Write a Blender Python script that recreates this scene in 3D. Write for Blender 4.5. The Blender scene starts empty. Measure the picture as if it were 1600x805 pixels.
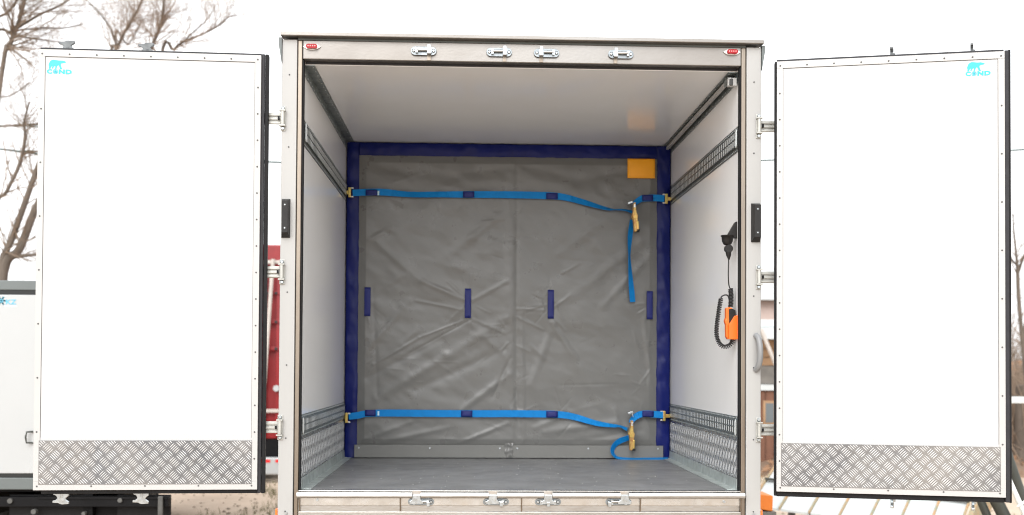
import bpy, bmesh, math, random
import numpy as np
from mathutils import Vector, Matrix, noise
from mathutils.geometry import tessellate_polygon
random.seed(7)
S = bpy.context.scene
C = S.collection
R = math.radians
FZ = 1.05                      # height of the load floor above the ground

# ------------------------------------------------------------------ camera
F_, YAW, PITCH, ROLL, PPY = 1703.9, 0.03813, 0.01967, 0.00597, 537.8
CAM = Vector((-0.257, -5.423, FZ + 0.624))
fw = Vector((math.sin(YAW)*math.cos(PITCH), math.cos(YAW)*math.cos(PITCH), math.sin(PITCH)))
rt = fw.cross(Vector((0, 0, 1))).normalized(); up = rt.cross(fw)
r2 = rt*math.cos(ROLL) + up*math.sin(ROLL); u2 = -rt*math.sin(ROLL) + up*math.cos(ROLL)
cd = bpy.data.cameras.new('camera'); cam = bpy.data.objects.new('camera', cd); C.objects.link(cam)
cam.matrix_world = Matrix(((r2.x, u2.x, -fw.x, CAM.x), (r2.y, u2.y, -fw.y, CAM.y), (r2.z, u2.z, -fw.z, CAM.z), (0, 0, 0, 1)))
cd.sensor_width = 36; cd.lens = F_/1600*36; cd.shift_y = (PPY-402.5)/1600
cd.clip_start = .05; cd.clip_end = 2000
cd.dof.use_dof = True; cd.dof.focus_distance = 5.45; cd.dof.aperture_fstop = 2.1
S.camera = cam
S.render.resolution_x = 1024; S.render.resolution_y = 515

# ------------------------------------------------------------------ world, sun, exposure
SUN_EL, SUN_AZ = R(38), R(196)     # azimuth clockwise from +Y: behind the camera, slightly left
w = bpy.data.worlds.new('World'); S.world = w; w.use_nodes = True
nt = w.node_tree; nt.nodes.clear()
sky = nt.nodes.new('ShaderNodeTexSky'); sky.sky_type = 'NISHITA'; sky.sun_disc = False
sky.sun_elevation = SUN_EL; sky.sun_rotation = SUN_AZ; sky.dust_density = 5; sky.air_density = 1.2; sky.ozone_density = 1
hs = nt.nodes.new('ShaderNodeHueSaturation'); hs.inputs['Saturation'].default_value = .12
bg = nt.nodes.new('ShaderNodeBackground'); bg.inputs['Strength'].default_value = .15
wo = nt.nodes.new('ShaderNodeOutputWorld')
mx = nt.nodes.new('ShaderNodeMix'); mx.data_type = 'RGBA'; mx.inputs['Factor'].default_value = .7    # cloud veil over the clear sky
mx.inputs['B'].default_value = (5.6, 5.7, 5.8, 1)
nt.links.new(sky.outputs[0], hs.inputs['Color']); nt.links.new(hs.outputs[0], mx.inputs['A']); nt.links.new(mx.outputs['Result'], bg.inputs[0]); nt.links.new(bg.outputs[0], wo.inputs[0])
sd = bpy.data.lights.new('sun', 'SUN'); sd.energy = .5; sd.angle = R(40); sd.color = (1, .98, .96)
so = bpy.data.objects.new('sun', sd); C.objects.link(so)
sdir = Vector((math.sin(SUN_AZ)*math.cos(SUN_EL), math.cos(SUN_AZ)*math.cos(SUN_EL), math.sin(SUN_EL)))
so.rotation_euler = sdir.to_track_quat('Z', 'Y').to_euler(); so.location = (0, -20, 30)
S.view_settings.view_transform = 'Standard'; S.view_settings.look = 'None'
S.view_settings.exposure = 1.3; S.view_settings.gamma = 1; S.view_settings.use_curve_mapping = False
S.render.engine = 'CYCLES'
S.cycles.filter_width = 1.05; S.cycles.max_bounces = 10; S.cycles.diffuse_bounces = 6; S.cycles.glossy_bounces = 4

def ray(px, py):
    return fw + r2*((px-800)/F_) + u2*((PPY-py)/F_)
def at(px, py, Y):            # world point on the plane y = Y seen at a photograph pixel
    d = ray(px, py); return CAM + d*((Y-CAM.y)/d.y)
def atx(px, py, X):
    d = ray(px, py); return CAM + d*((X-CAM.x)/d.x)
def atz(px, py, Z):
    d = ray(px, py); return CAM + d*((Z-CAM.z)/d.z)

# ------------------------------------------------------------------ materials
def mat(name, col, rough=.5, metal=0, var=0, vscale=8, bump=0, bscale=60, rvar=0, stretch=None, col2=None, spec=None, coat=0, band=None):
    m = bpy.data.materials.new(name); m.use_nodes = True
    n = m.node_tree; b = n.nodes['Principled BSDF']
    b.inputs['Base Color'].default_value = (*col, 1); b.inputs['Roughness'].default_value = rough; b.inputs['Metallic'].default_value = metal
    if spec is not None: b.inputs['Specular IOR Level'].default_value = spec
    if coat: b.inputs['Coat Weight'].default_value = coat; b.inputs['Coat Roughness'].default_value = .08
    tc = n.nodes.new('ShaderNodeTexCoord'); mp = n.nodes.new('ShaderNodeMapping'); n.links.new(tc.outputs['Object'], mp.inputs[0])
    if stretch: mp.inputs['Scale'].default_value = stretch
    if var or col2:
        t = n.nodes.new('ShaderNodeTexNoise'); t.inputs['Scale'].default_value = vscale; t.inputs['Detail'].default_value = 6; t.inputs['Roughness'].default_value = .6
        n.links.new(mp.outputs[0], t.inputs['Vector'])
        r = n.nodes.new('ShaderNodeValToRGB'); c2 = col2 if col2 else tuple(c*(1-var) for c in col)
        r.color_ramp.elements[0].position = .35; r.color_ramp.elements[1].position = .65
        r.color_ramp.elements[0].color = (*c2, 1); r.color_ramp.elements[1].color = (*col, 1)
        n.links.new(t.outputs['Fac'], r.inputs[0]); n.links.new(r.outputs[0], b.inputs['Base Color'])
    if rvar:
        t = n.nodes.new('ShaderNodeTexNoise'); t.inputs['Scale'].default_value = vscale*1.7; t.inputs['Detail'].default_value = 5
        n.links.new(mp.outputs[0], t.inputs['Vector'])
        r = n.nodes.new('ShaderNodeMapRange'); r.inputs[1].default_value = .3; r.inputs[2].default_value = .7
        r.inputs[3].default_value = max(.02, rough-rvar); r.inputs[4].default_value = min(1, rough+rvar)
        n.links.new(t.outputs['Fac'], r.inputs[0]); n.links.new(r.outputs[0], b.inputs['Roughness'])
    if bump:
        t = n.nodes.new('ShaderNodeTexNoise'); t.inputs['Scale'].default_value = bscale; t.inputs['Detail'].default_value = 4
        n.links.new(mp.outputs[0], t.inputs['Vector'])
        bp = n.nodes.new('ShaderNodeBump'); bp.inputs['Strength'].default_value = bump; bp.inputs['Distance'].default_value = .01
        n.links.new(t.outputs['Fac'], bp.inputs['Height']); n.links.new(bp.outputs[0], b.inputs['Normal'])
    return m

M = dict(
 white_panel=mat('white_grp', (.87, .875, .88), .16, var=.02, vscale=2, bump=.02, bscale=3),
 ceiling=mat('ceiling_grp', (.79, .80, .81), .15, var=.03, vscale=2, bump=.02, bscale=2, rvar=.05),
 door_panel=mat('door_white', (.48, .48, .482), .3, var=.015, vscale=3, bump=.02, bscale=5),
 strip=mat('white_painted_aluminium', (.445, .443, .436), .35, var=.03, vscale=6),
 post=mat('pale_painted_post', (.368, .368, .36), .38, var=.04, vscale=3, bump=.03, bscale=12, stretch=(1, 1, .3)),
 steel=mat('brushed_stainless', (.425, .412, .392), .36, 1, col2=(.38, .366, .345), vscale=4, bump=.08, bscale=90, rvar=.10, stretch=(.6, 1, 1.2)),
 steel_v=mat('brushed_stainless_upright', (.27, .23, .19), .34, 1, var=.2, vscale=5, bump=.08, bscale=90, rvar=.10, stretch=(1.6, 1, .2)),
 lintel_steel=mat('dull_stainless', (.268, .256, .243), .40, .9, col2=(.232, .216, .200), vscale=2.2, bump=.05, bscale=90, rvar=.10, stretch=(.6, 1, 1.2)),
 strap=mat('hinge_strap_zinc', (.46, .46, .43), .4, .3, var=.15, vscale=20),
 zinc_dark=mat('weathered_zinc', (.30, .32, .33), .4, .8, var=.3, vscale=40),
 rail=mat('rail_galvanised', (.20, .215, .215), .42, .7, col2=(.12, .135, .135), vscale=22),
 claw_grey=mat('claw_grey_zinc', (.15, .16, .165), .45, .4, var=.3, vscale=40),
 zinc_plate=mat('zinc_lock_plate', (.30, .33, .35), .34, .9, var=.25, vscale=40, rvar=.08),
 rail_face=mat('rail_face', (.09, .10, .10), .45, .5, var=.3, vscale=30),
 bright=mat('polished_edge', (.60, .595, .58), .25, 1, var=.15, vscale=9, rvar=.08),
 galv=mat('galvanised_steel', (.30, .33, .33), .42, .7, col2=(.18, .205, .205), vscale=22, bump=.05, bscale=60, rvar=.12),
 galv_light=mat('galvanised_rib', (.5, .53, .53), .4, .3, var=.15, vscale=30),
 galv_floor=mat('galvanised_floor_angle', (.50, .55, .54), .45, .35, col2=(.34, .38, .37), vscale=14, bump=.05, bscale=60, rvar=.1),
 slot=mat('wall_seen_through_slots', (.6, .63, .63), .4),
 galv_dark=mat('rail_recess', (.05, .055, .055), .6),
 zinc=mat('zinc_plated_lock', (.52, .56, .585), .3, 1, var=.25, vscale=40, rvar=.08),
 tread=mat('tread_aluminium', (.27, .26, .25), .34, .7, col2=(.13, .137, .15), vscale=2.2, bump=.05, bscale=70, rvar=.10),  # broad tan and bluish-dark patches put reflected surroundings into the colour
 tread_bar=mat('tread_bar_glint', (.62, .62, .62), .38, .15, var=.06, vscale=40),  # paler copy of the plate metal, the bars' glint put into the colour
 liner=mat('liner_aluminium', (.46, .47, .48), .26, .85, col2=(.34, .355, .365), vscale=6, bump=.04, bscale=25, rvar=.07),
 liner_bar=mat('liner_bars', (.50, .51, .52), .35, .3, var=.1, vscale=20),
 rubber=mat('black_rubber', (.012, .012, .013), .6, var=.3, vscale=20, bump=.1, bscale=60, spec=.2),
 rubber_grey=mat('worn_rubber', (.028, .028, .032), .55, var=.3, vscale=14, spec=.3),
 plastic=mat('black_plastic', (.016, .015, .015), .45, var=.25, vscale=20, bump=.05, spec=.3),
 hole=mat('dark_screw', (.07, .07, .07), .6),
 floor=mat('grey_floor', (.215, .218, .222), .42, var=.28, vscale=5, bump=.05, bscale=260, rvar=.1, stretch=(1, 1, 1)),
 pvc=mat('grey_tarpaulin', (.145, .146, .141), .30, var=.05, vscale=5, bump=.05, bscale=300, rvar=.04),
 skirt=mat('grey_skirt_strip', (.165, .166, .158), .5, var=.06, vscale=9, bump=.05, bscale=200),
 navy=mat('navy_tarpaulin', (.004, .010, .115), .36, var=.15, vscale=6, bump=.05, bscale=200, spec=.22),
 navy2=mat('navy_webbing', (.005, .012, .14), .6, var=.1, vscale=30, bump=.1, bscale=400),
 blue=mat('blue_webbing', (.004, .21, .58), .6, var=.12, vscale=25, bump=.12, bscale=500, spec=.2),
 orange_pouch=mat('orange_pouch', (1.0, .42, .008), .38, var=.06, vscale=8),
 gold=mat('zinc_yellow', (.62, .38, .13), .34, 1, col2=(.50, .42, .13), vscale=30),
 gold_red=mat('zinc_copper', (.42, .20, .09), .38, 1, col2=(.6, .45, .15), vscale=40),
 red_lens=mat('red_lens', (.30, .002, .006), .3, spec=.3),
 led=mat('led_dot_pink', (.8, .3, .3), .2),
 chrome=mat('white_bezel', (.8, .8, .8), .2, .3),
 amber=mat('amber_marker', (.85, .16, .02), .25, coat=.4),
 orange=mat('orange_plastic', (.90, .15, .01), .38, var=.05, vscale=20),
 cable=mat('cable_black', (.015, .015, .016), .4),
 handle=mat('grey_handle', (.22, .225, .23), .4, var=.05, vscale=10),
 cyan=mat('cyan_vinyl', (.02, .50, .62), .35),
 sky_vinyl=mat('light_blue_vinyl', (.10, .40, .55), .4),
 cyan_pale=mat('pale_cyan_vinyl', (.55, .76, .82), .4),
 ink=mat('black_ink', (.03, .03, .03), .5),
 far_white=mat('far_white_paint', (.42, .435, .44), .35, var=.03, vscale=2),
 far_grey=mat('far_grey_profile', (.12, .138, .138), .45, var=.1, vscale=3),
 dark_profile=mat('charcoal_profile', (.018, .02, .02), .5, spec=.3),
 chassis=mat('black_chassis', (.007, .007, .008), .6, var=.3, vscale=6, bump=.1, spec=.15),
 chassis_grey=mat('dusty_chassis', (.10, .10, .095), .6, var=.3, vscale=6),
 red_paint=mat('red_paint', (.25, .008, .011), .42, var=.2, vscale=4, bump=.05),
 pole=mat('dull_pole', (.50, .46, .42), .5, var=.15, vscale=10),
 reflect_red=mat('red_reflector', (.75, .02, .02), .35),
 tyre=mat('tyre_rubber', (.02, .02, .02), .8, var=.2, vscale=20, bump=.2),
 bark=mat('grey_brown_bark', (.155, .125, .10), .85, var=.35, vscale=9, bump=.6, bscale=25, stretch=(1, 1, .35)),
 twig=mat('pale_brown_twig', (.27, .20, .145), .8, var=.3, vscale=3),
 twig2=mat('tan_twig', (.33, .245, .18), .8, var=.3, vscale=3),
 wood=mat('brown_planks', (.19, .085, .05), .75, var=.35, vscale=6, bump=.2, bscale=30, stretch=(1, 1, .25)),
 wood_tan=mat('tan_planks', (.36, .22, .12), .75, var=.3, vscale=6, bump=.2, bscale=30, stretch=(.3, 1, 1)),
 grey_board=mat('grey_boards', (.17, .16, .145), .8, var=.3, vscale=5, bump=.2),
 sheet=mat('white_roof_sheet', (.52, .55, .55), .5, var=.08, vscale=2, bump=.05, bscale=10),
 rust=mat('rusty_batten', (.42, .25, .12), .75, col2=(.25, .25, .17), vscale=9, bump=.2),
 orange_box=mat('orange_board', (.75, .20, .02), .55, var=.1, vscale=4),
 olive_pipe=mat('dark_painted_pipe', (.045, .05, .042), .5, var=.2, vscale=6),
 white_pipe=mat('white_pipe', (.72, .76, .74), .4, var=.1, vscale=8),
 wire=mat('dark_cable', (.02, .05, .04), .6),
 glass=mat('dusty_window', (.12, .14, .15), .12),
 grass=mat('dry_grass', (.20, .19, .09), .8, var=.4, vscale=6),
 leaf=mat('dead_leaves', (.30, .15, .075), .8, col2=(.20, .13, .08), vscale=30),
 pebble=mat('pebbles', (.30, .24, .18), .85, var=.35, vscale=20),
)

# ------------------------------------------------------------------ mesh helpers
class MB:
    def __init__(s): s.v = []; s.f = []; s.sm = []
    def add(s, vs, fs, smooth=False):
        o = len(s.v); s.v += [tuple(q) for q in vs]; s.f += [tuple(i+o for i in f) for f in fs]; s.sm += [smooth]*len(fs); return s
    def box(s, x0, x1, y0, y1, z0, z1):
        vs = [(x, y, z) for z in (z0, z1) for y in (y0, y1) for x in (x0, x1)]
        return s.add(vs, [(0, 2, 3, 1), (4, 5, 7, 6), (0, 1, 5, 4), (2, 6, 7, 3), (0, 4, 6, 2), (1, 3, 7, 5)])
    def obox(s, c, ax, ay, az):       # oriented box by centre and three half vectors
        c = Vector(c); vs = [c+ax*i+ay*j+az*k for k in (-1, 1) for j in (-1, 1) for i in (-1, 1)]
        return s.add(vs, [(0, 2, 3, 1), (4, 5, 7, 6), (0, 1, 5, 4), (2, 6, 7, 3), (0, 4, 6, 2), (1, 3, 7, 5)])
    def tube(s, pts, r, n=8, caps=True, smooth=True):
        pts = [Vector(p) for p in pts]; k = len(pts)
        rs = r if hasattr(r, '__len__') else [r]*k
        vs = []; fs = []
        t0 = (pts[1]-pts[0]).normalized()
        a = t0.cross(Vector((0, 0, 1)));  a = a if a.length > .1 else t0.cross(Vector((1, 0, 0)))
        a.normalize()
        for i in range(k):
            t = (pts[min(i+1, k-1)]-pts[max(i-1, 0)]);  t = t.normalized() if t.length > 1e-9 else t0
            a = (a - t*a.dot(t)); a = a.normalized() if a.length > 1e-6 else t.orthogonal().normalized()
            b = t.cross(a)
            for j in range(n):
                an = 2*math.pi*j/n; vs.append(pts[i]+(a*math.cos(an)+b*math.sin(an))*rs[i])
        for i in range(k-1):
            for j in range(n):
                fs.append((i*n+j, i*n+(j+1) % n, (i+1)*n+(j+1) % n, (i+1)*n+j))
        s.add(vs, fs, smooth)
        if caps and n > 3:
            s.add(vs[:n], [tuple(range(n))[::-1]]); s.add(vs[-n:], [tuple(range(n))])
        return s
    def prism(s, prof, o, ex, ey, ez, d):   # 2D profile in (ex,ey) plane at o, extruded d along ez
        o = Vector(o); ex = Vector(ex); ey = Vector(ey); ez = Vector(ez)
        n = len(prof); a = [o+ex*x+ey*y for x, y in prof]; b = [p+ez*d for p in a]
        tr = tessellate_polygon([[Vector((x, y, 0)) for x, y in prof]])
        fs = [tuple(t) for t in tr] + [tuple(i+n for i in t[::-1]) for t in tr] + [(i, (i+1) % n, n+(i+1) % n, n+i) for i in range(n)]
        return s.add(a+b, fs)
    def grid(s, fn, nu, nv, smooth=True):
        vs = [fn(i/nu, j/nv) for j in range(nv+1) for i in range(nu+1)]
        fs = [(j*(nu+1)+i, j*(nu+1)+i+1, (j+1)*(nu+1)+i+1, (j+1)*(nu+1)+i) for j in range(nv) for i in range(nu)]
        return s.add(vs, fs, smooth)
    def ribbon(s, pts, wd, th=.002, nv=None):   # pts centre line, wd list of half-width vectors
        vs = []; k = len(pts)
        for i in range(k):
            p = Vector(pts[i]); h = Vector(wd[i]); t = (Vector(pts[min(i+1, k-1)])-Vector(pts[max(i-1, 0)])).normalized()
            n = t.cross(h).normalized()*th
            vs += [p-h-n, p+h-n, p+h+n, p-h+n]
        fs = []
        for i in range(k-1):
            for j in range(4): fs.append((i*4+j, i*4+(j+1) % 4, i*4+4+(j+1) % 4, i*4+4+j))
        fs += [(0, 3, 2, 1), (k*4-4, k*4-3, k*4-2, k*4-1)]
        return s.add(vs, fs, False)
    def build(s, name, m, parent=None, bevel=0, kind=None, label=None, seg=2):
        me = bpy.data.meshes.new(name); me.from_pydata(s.v, [], s.f); me.materials.append(m if not isinstance(m, str) else M[m])
        me.polygons.foreach_set('use_smooth', s.sm); 
        bm = bmesh.new(); bm.from_mesh(me); bmesh.ops.recalc_face_normals(bm, faces=bm.faces); bm.to_mesh(me); bm.free()
        me.update()
        o = bpy.data.objects.new(name, me); C.objects.link(o)
        if parent is not None:
            o.parent = parent
            if parent.type == 'EMPTY': o.location = -parent.location
        if bevel:
            b = o.modifiers.new('bevel', 'BEVEL'); b.width = bevel; b.segments = seg; b.limit_method = 'ANGLE'; b.angle_limit = R(35); b.harden_normals = False
        if kind: o['kind'] = kind
        if label: o['label'] = label
        return o

def build_each(mb, name, m, parent, bevel=0):
    """one object for every loose piece of mb"""
    par = list(range(len(mb.v)))
    def find(i):
        while par[i] != i: par[i] = par[par[i]]; i = par[i]
        return i
    seen = {}
    for i, v in enumerate(mb.v):
        k = tuple(round(c, 5) for c in v)
        if k in seen: par[find(i)] = find(seen[k])
        seen[k] = i
    for f in mb.f:
        for j in f[1:]: par[find(j)] = find(f[0])
    groups = {}
    for f, sm in zip(mb.f, mb.sm): groups.setdefault(find(f[0]), []).append((f, sm))
    for fl in groups.values():
        ids = sorted({i for f, _ in fl for i in f}); mp = {a: b for b, a in enumerate(ids)}; q = MB()
        q.v = [mb.v[i] for i in ids]; q.f = [tuple(mp[i] for i in f) for f, _ in fl]; q.sm = [t for _, t in fl]
        q.build(name, m, parent, bevel)
def thing(name, loc, label, cat, group=None):
    o = bpy.data.objects.new(name, None); C.objects.link(o); o.location = loc; o.empty_display_size = .2
    o['label'] = label; o['category'] = cat
    if group: o['group'] = group
    return o
def tag(o, label, cat, group=None):
    o['label'] = label; o['category'] = cat
    if group: o['group'] = group
    return o
def box(name, m, parent, x0, x1, y0, y1, z0, z1, bevel=0, label=None, kind=None):
    return MB().box(x0, x1, y0, y1, z0, z1).build(name, m, parent, bevel, kind, label)
def text_mb(txt, size, ox, oz, y, bold=.0, sx=1, th=.0006):
    """letters facing -Y, lower left at (ox, oz)"""
    cu = bpy.data.curves.new('t', 'FONT'); cu.body = txt; cu.size = size; cu.offset = bold; cu.resolution_u = 3
    o = bpy.data.objects.new('t', cu); C.objects.link(o)
    me = bpy.data.meshes.new_from_object(o)
    vs = [(ox+v.co.x*sx, y, oz+v.co.y) for v in me.vertices]; fs = [tuple(p.vertices) for p in me.polygons]
    bpy.data.objects.remove(o); bpy.data.curves.remove(cu); bpy.data.meshes.remove(me)
    return vs, fs
def tread(mb, w, h, f, p=.066, L=.042, wd=.0040, ht=.0018, gap=.0095):
    """five-bar tread pattern over w x h; f(u, v, height) -> point"""
    k = 2**-.5
    ni, nj = int(w/p)+3, int(h/p)+3
    for j in range(-1, nj*2):
        for i in range(-1, ni):
            cx = i*p + (p/2 if j % 2 else 0) + .01; cy = j*p/2 + .008
            dx, dy = (k, k) if j % 2 else (k, -k)
            nx, ny = -dy, dx
            for b in range(-2, 3):
                bx, by = cx+nx*gap*b, cy+ny*gap*b
                hl = L/2*(1 if abs(b) < 2 else .86)
                lo, hi = -hl, hl       # clip the bar at the plate's edges
                for c_, dc, mx_ in ((bx, dx, w), (by, dy, h)):
                    a_, b_ = sorted(((.001-c_)/dc, (mx_-.001-c_)/dc)); lo = max(lo, a_); hi = min(hi, b_)
                if hi-lo < .005: continue
                bx += dx*(lo+hi)/2; by += dy*(lo+hi)/2; hl = (hi-lo)/2
                e0 = (bx-dx*hl, by-dy*hl); e1 = (bx+dx*hl, by+dy*hl); q = wd/2
                vs = [f(*e0, 0), f(bx-dx*hl*.5+nx*q, by-dy*hl*.5+ny*q, 0), f(bx+dx*hl*.5+nx*q, by+dy*hl*.5+ny*q, 0), f(*e1, 0),
                      f(bx+dx*hl*.5-nx*q, by+dy*hl*.5-ny*q, 0), f(bx-dx*hl*.5-nx*q, by-dy*hl*.5-ny*q, 0),
                      f(bx-dx*hl*.55, by-dy*hl*.55, ht), f(bx+dx*hl*.55, by+dy*hl*.55, ht)]
                mb.add(vs, [(0, 1, 6), (1, 2, 7, 6), (2, 3, 7), (3, 4, 7), (4, 5, 6, 7), (5, 0, 6)])
    return mb
def stadium(w, h, n=8, r=None):
    r = r or h/2; pts = []
    for cx, a0 in ((w/2-r, -90), (-(w/2-r), 90)):
        for i in range(n+1):
            a = R(a0+180*i/n); pts.append((cx+r*math.cos(a), (h/2)*math.sin(a)))
    return pts

# ================================================================== THE SETTING
def ground_h(x, y):
    h = .05*noise.noise(Vector((x*.35, y*.35, 3)))*min(1, max(0, (y-2)/6))
    return h
nx = MB()
def gfn(u, v):
    x = (abs(u*2-1)**2.2)*math.copysign(1, u-.5)*400; y = -150+ (v**1.8)*750
    return (x, y, ground_h(x, y))
g_mat = mat('brown_dirt', (.53, .42, .32), .9, col2=(.43, .34, .26), vscale=1.3, bump=.7, bscale=9)
g = nx.grid(gfn, 160, 160).build('ground', g_mat, kind='structure')
# a bank of brown earth at the far right, behind the pipes
def bank_fn(u, v):
    x = 3.5+u*40; y = 11+v*16; e = math.sin(math.pi*min(1, v*1.0)) 
    edge = min(1, u*14)*min(1, (1-u)*8)
    return (x, y, -.06+(1.75*e+.25*noise.noise(Vector((x*.8, y*.8, 1))))*edge)
bank = MB().grid(bank_fn, 90, 40).build('terrain', mat('earth_bank', (.26, .16, .10), .95, col2=(.17, .12, .085), vscale=2, bump=.8, bscale=7), kind='structure')

# ================================================================== THE TRUCK
T = thing('box_truck', (0, 0, 0), 'refrigerated box truck seen from behind with both white rear doors swung wide open', 'truck')
z = lambda h: FZ+h
BL = 4.3
for s in (-1, 1):
    a, b = (1.101, 1.2); xs = sorted((s*a, s*b))
    box('side_wall', 'white_panel', T, xs[0], xs[1], .062, BL, z(-.02), z(2.24))
    # inner face lining a hair inside so that the wall has its own sheet
    xs = sorted((s*1.126, s*1.2))
    po = box('corner_post', 'post', T, xs[0], xs[1], -.002, .058, z(-.33), z(2.236), .003)
    xs = sorted((s*1.101, s*1.1245))
    box('post_lip', 'steel_v', T, xs[0], xs[1], .006, .060, z(-.33), z(2.236), .004)
    xs = sorted((s*1.0935, s*1.1))
    box('door_seal_strip', 'rubber', T, xs[0], xs[1], .012, .046, z(.0), z(2.139), .002)
    # corner bit of the roof cap hanging outside the post
    MB().prism([(0, 0), (0, -.125), (.016*s, -.03), (.016*s, 0)], (s*1.201, -.012, z(2.243)), (1, 0, 0), (0, 0, 1), (0, 1, 0), .05).build('roof_corner_trim', 'far_grey', T)
box('front_wall', 'white_panel', T, -1.2, 1.2, BL+.002, BL+.1, z(-.02), z(2.24))
box('ceiling_panel', 'ceiling', T, -1.0985, 1.0985, .062, BL-.002, z(2.127), z(2.238))
box('floor_panel', 'floor', T, -1.0985, 1.0985, .03, BL-.002, z(-.08), z(0))
box('roof_panel', 'strip', T, -1.198, 1.198, .035, BL+.1, z(2.244), z(2.262))
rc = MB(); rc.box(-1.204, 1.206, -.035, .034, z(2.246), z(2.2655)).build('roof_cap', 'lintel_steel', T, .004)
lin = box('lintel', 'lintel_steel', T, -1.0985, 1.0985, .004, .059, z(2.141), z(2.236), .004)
box('lintel_top_shade_strip', 'far_grey', T, -1.123, 1.123, .008, .03, z(2.2365), z(2.2455))  # solid grey strip put in for the shade under the roof cap
gr = MB(); rg = random.Random(3)
for i in range(60):
    x_, y_ = rg.uniform(-1.0, 1.0), rg.uniform(.08, 1.8); q_ = rg.uniform(.002, .0045)
    gr.add([(x_-q_, y_-q_, z(.0006)), (x_+q_, y_-q_*.6, z(.0006)), (x_+q_*.5, y_+q_, z(.0006)), (x_, y_, z(.003))], [(0, 1, 3), (1, 2, 3), (2, 0, 3)])
gr.build('floor_grit', 'strip', T, kind='stuff')
box('lintel_seal', 'rubber_grey', T, -1.092, 1.092, .05, .0605, z(2.131), z(2.1405))
# dark screws on the posts and lintel
mb = MB()
for s in (-1, 1):
    for h in (.02+.36*i for i in range(7)):
        mb.tube([(s*1.163, -.0045, z(h-.12)), (s*1.163, -.001, z(h-.12))], .004, 6)
build_each(mb, 'screw', 'hole', T)
# sill: bevelled shiny strip with notches, recessed panel, gussets
locks_t = [at(662, 80, 0).x, at(780, 81, 0).x, at(854, 82, 0).x, at(970, 84, 0).x]
locks_b = [at(658, 784, 0).x, at(775, 784, 0).x, at(856, 785, 0).x, at(966, 786, 0).x]
notch = [at(651, 775, 0).x, at(770, 775, 0).x, at(856, 776, 0).x, at(975, 777, 0).x]
xs = [-1.103] + [q for n_ in notch for q in (n_-.021, n_+.021)] + [1.115]
for i in range(0, len(xs), 2):
    MB().prism([(-.03, -.032), (-.036, -.026), (-.036, -.016), (-.03, -.007), (.026, -.002), (.026, -.032)], (xs[i], 0, FZ), (0, 1, 0), (0, 0, 1), (1, 0, 0), xs[i+1]-xs[i]).build('sill_strip', 'steel', T, .0015)
for i in range(0, len(xs), 2):
    MB().prism([(-.0375, -.017), (-.0315, -.0045), (-.021, -.0015), (-.021, -.009)], (xs[i]+.001, 0, FZ), (0, 1, 0), (0, 0, 1), (1, 0, 0), xs[i+1]-xs[i]-.002).build('sill_nose', 'bright', T)
box('floor_edge_profile', 'bright', T, -1.098, 1.098, -.006, .029, z(-.07), z(.0035), .0015)
mbk = MB(); mbk.box(-1.09, 1.09, .0005, .006, z(.0037), z(.0047)); mbk.build('floor_joint', 'rubber', T)
box('sill_channel', 'steel', T, -1.098, 1.112, .012, .028, z(-.098), z(-.072))
box('sill_panel', 'steel', T, -1.098, 1.098, -.0, .011, z(-.0985), z(-.0325)).modifiers
box('rear_panel', 'steel', T, -1.098, 1.098, -.012, .02, z(-.34), z(-.0995), .003)
for px in (468, 625.5, 815, 1000.5, 1157):
    q = at(px, 787, -.01).x
    MB().prism([(0, 0), (-.027, 0), (-.010, -.066), (0, -.066)], (q-.0025, -.0005, z(-.033)), (0, 1, 0), (0, 0, 1), (1, 0, 0), .005).build('gusset', 'steel_v', T)
mb = MB()
for px, py in ((496, 781), (1131, 784)):
    q = at(px, py, -.002); mb.tube([q, q+Vector((0, -.01, 0))], .007, 8)
for px, py in ((447, 802), (1178, 804)):
    q = at(px, py, -.004); mb.tube([q, q+Vector((0, -.004, 0))], .007, 8)
build_each(mb, 'bolt', 'zinc', T)
mb = MB()
q = at(515.5, 786, -.0015); mb.box(q.x-.004, q.x+.004, -.0012, -.0005, q.z-.004, q.z+.004)
x = at(533, 786, 0).x
for i, (a, b) in enumerate([(0, .012), (.016, .02), (.023, .03), (.034, .037), (.039, .046), (.049, .052), (.055, .062), (.064, .067), (.069, .076)]):
    mb.box(x+a, x+b, -.0012, -.0005, q.z-.0025, q.z+(.003 if i % 2 else .001))
mb.build('stamped_marks', 'ink', T, kind='stuff')

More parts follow.
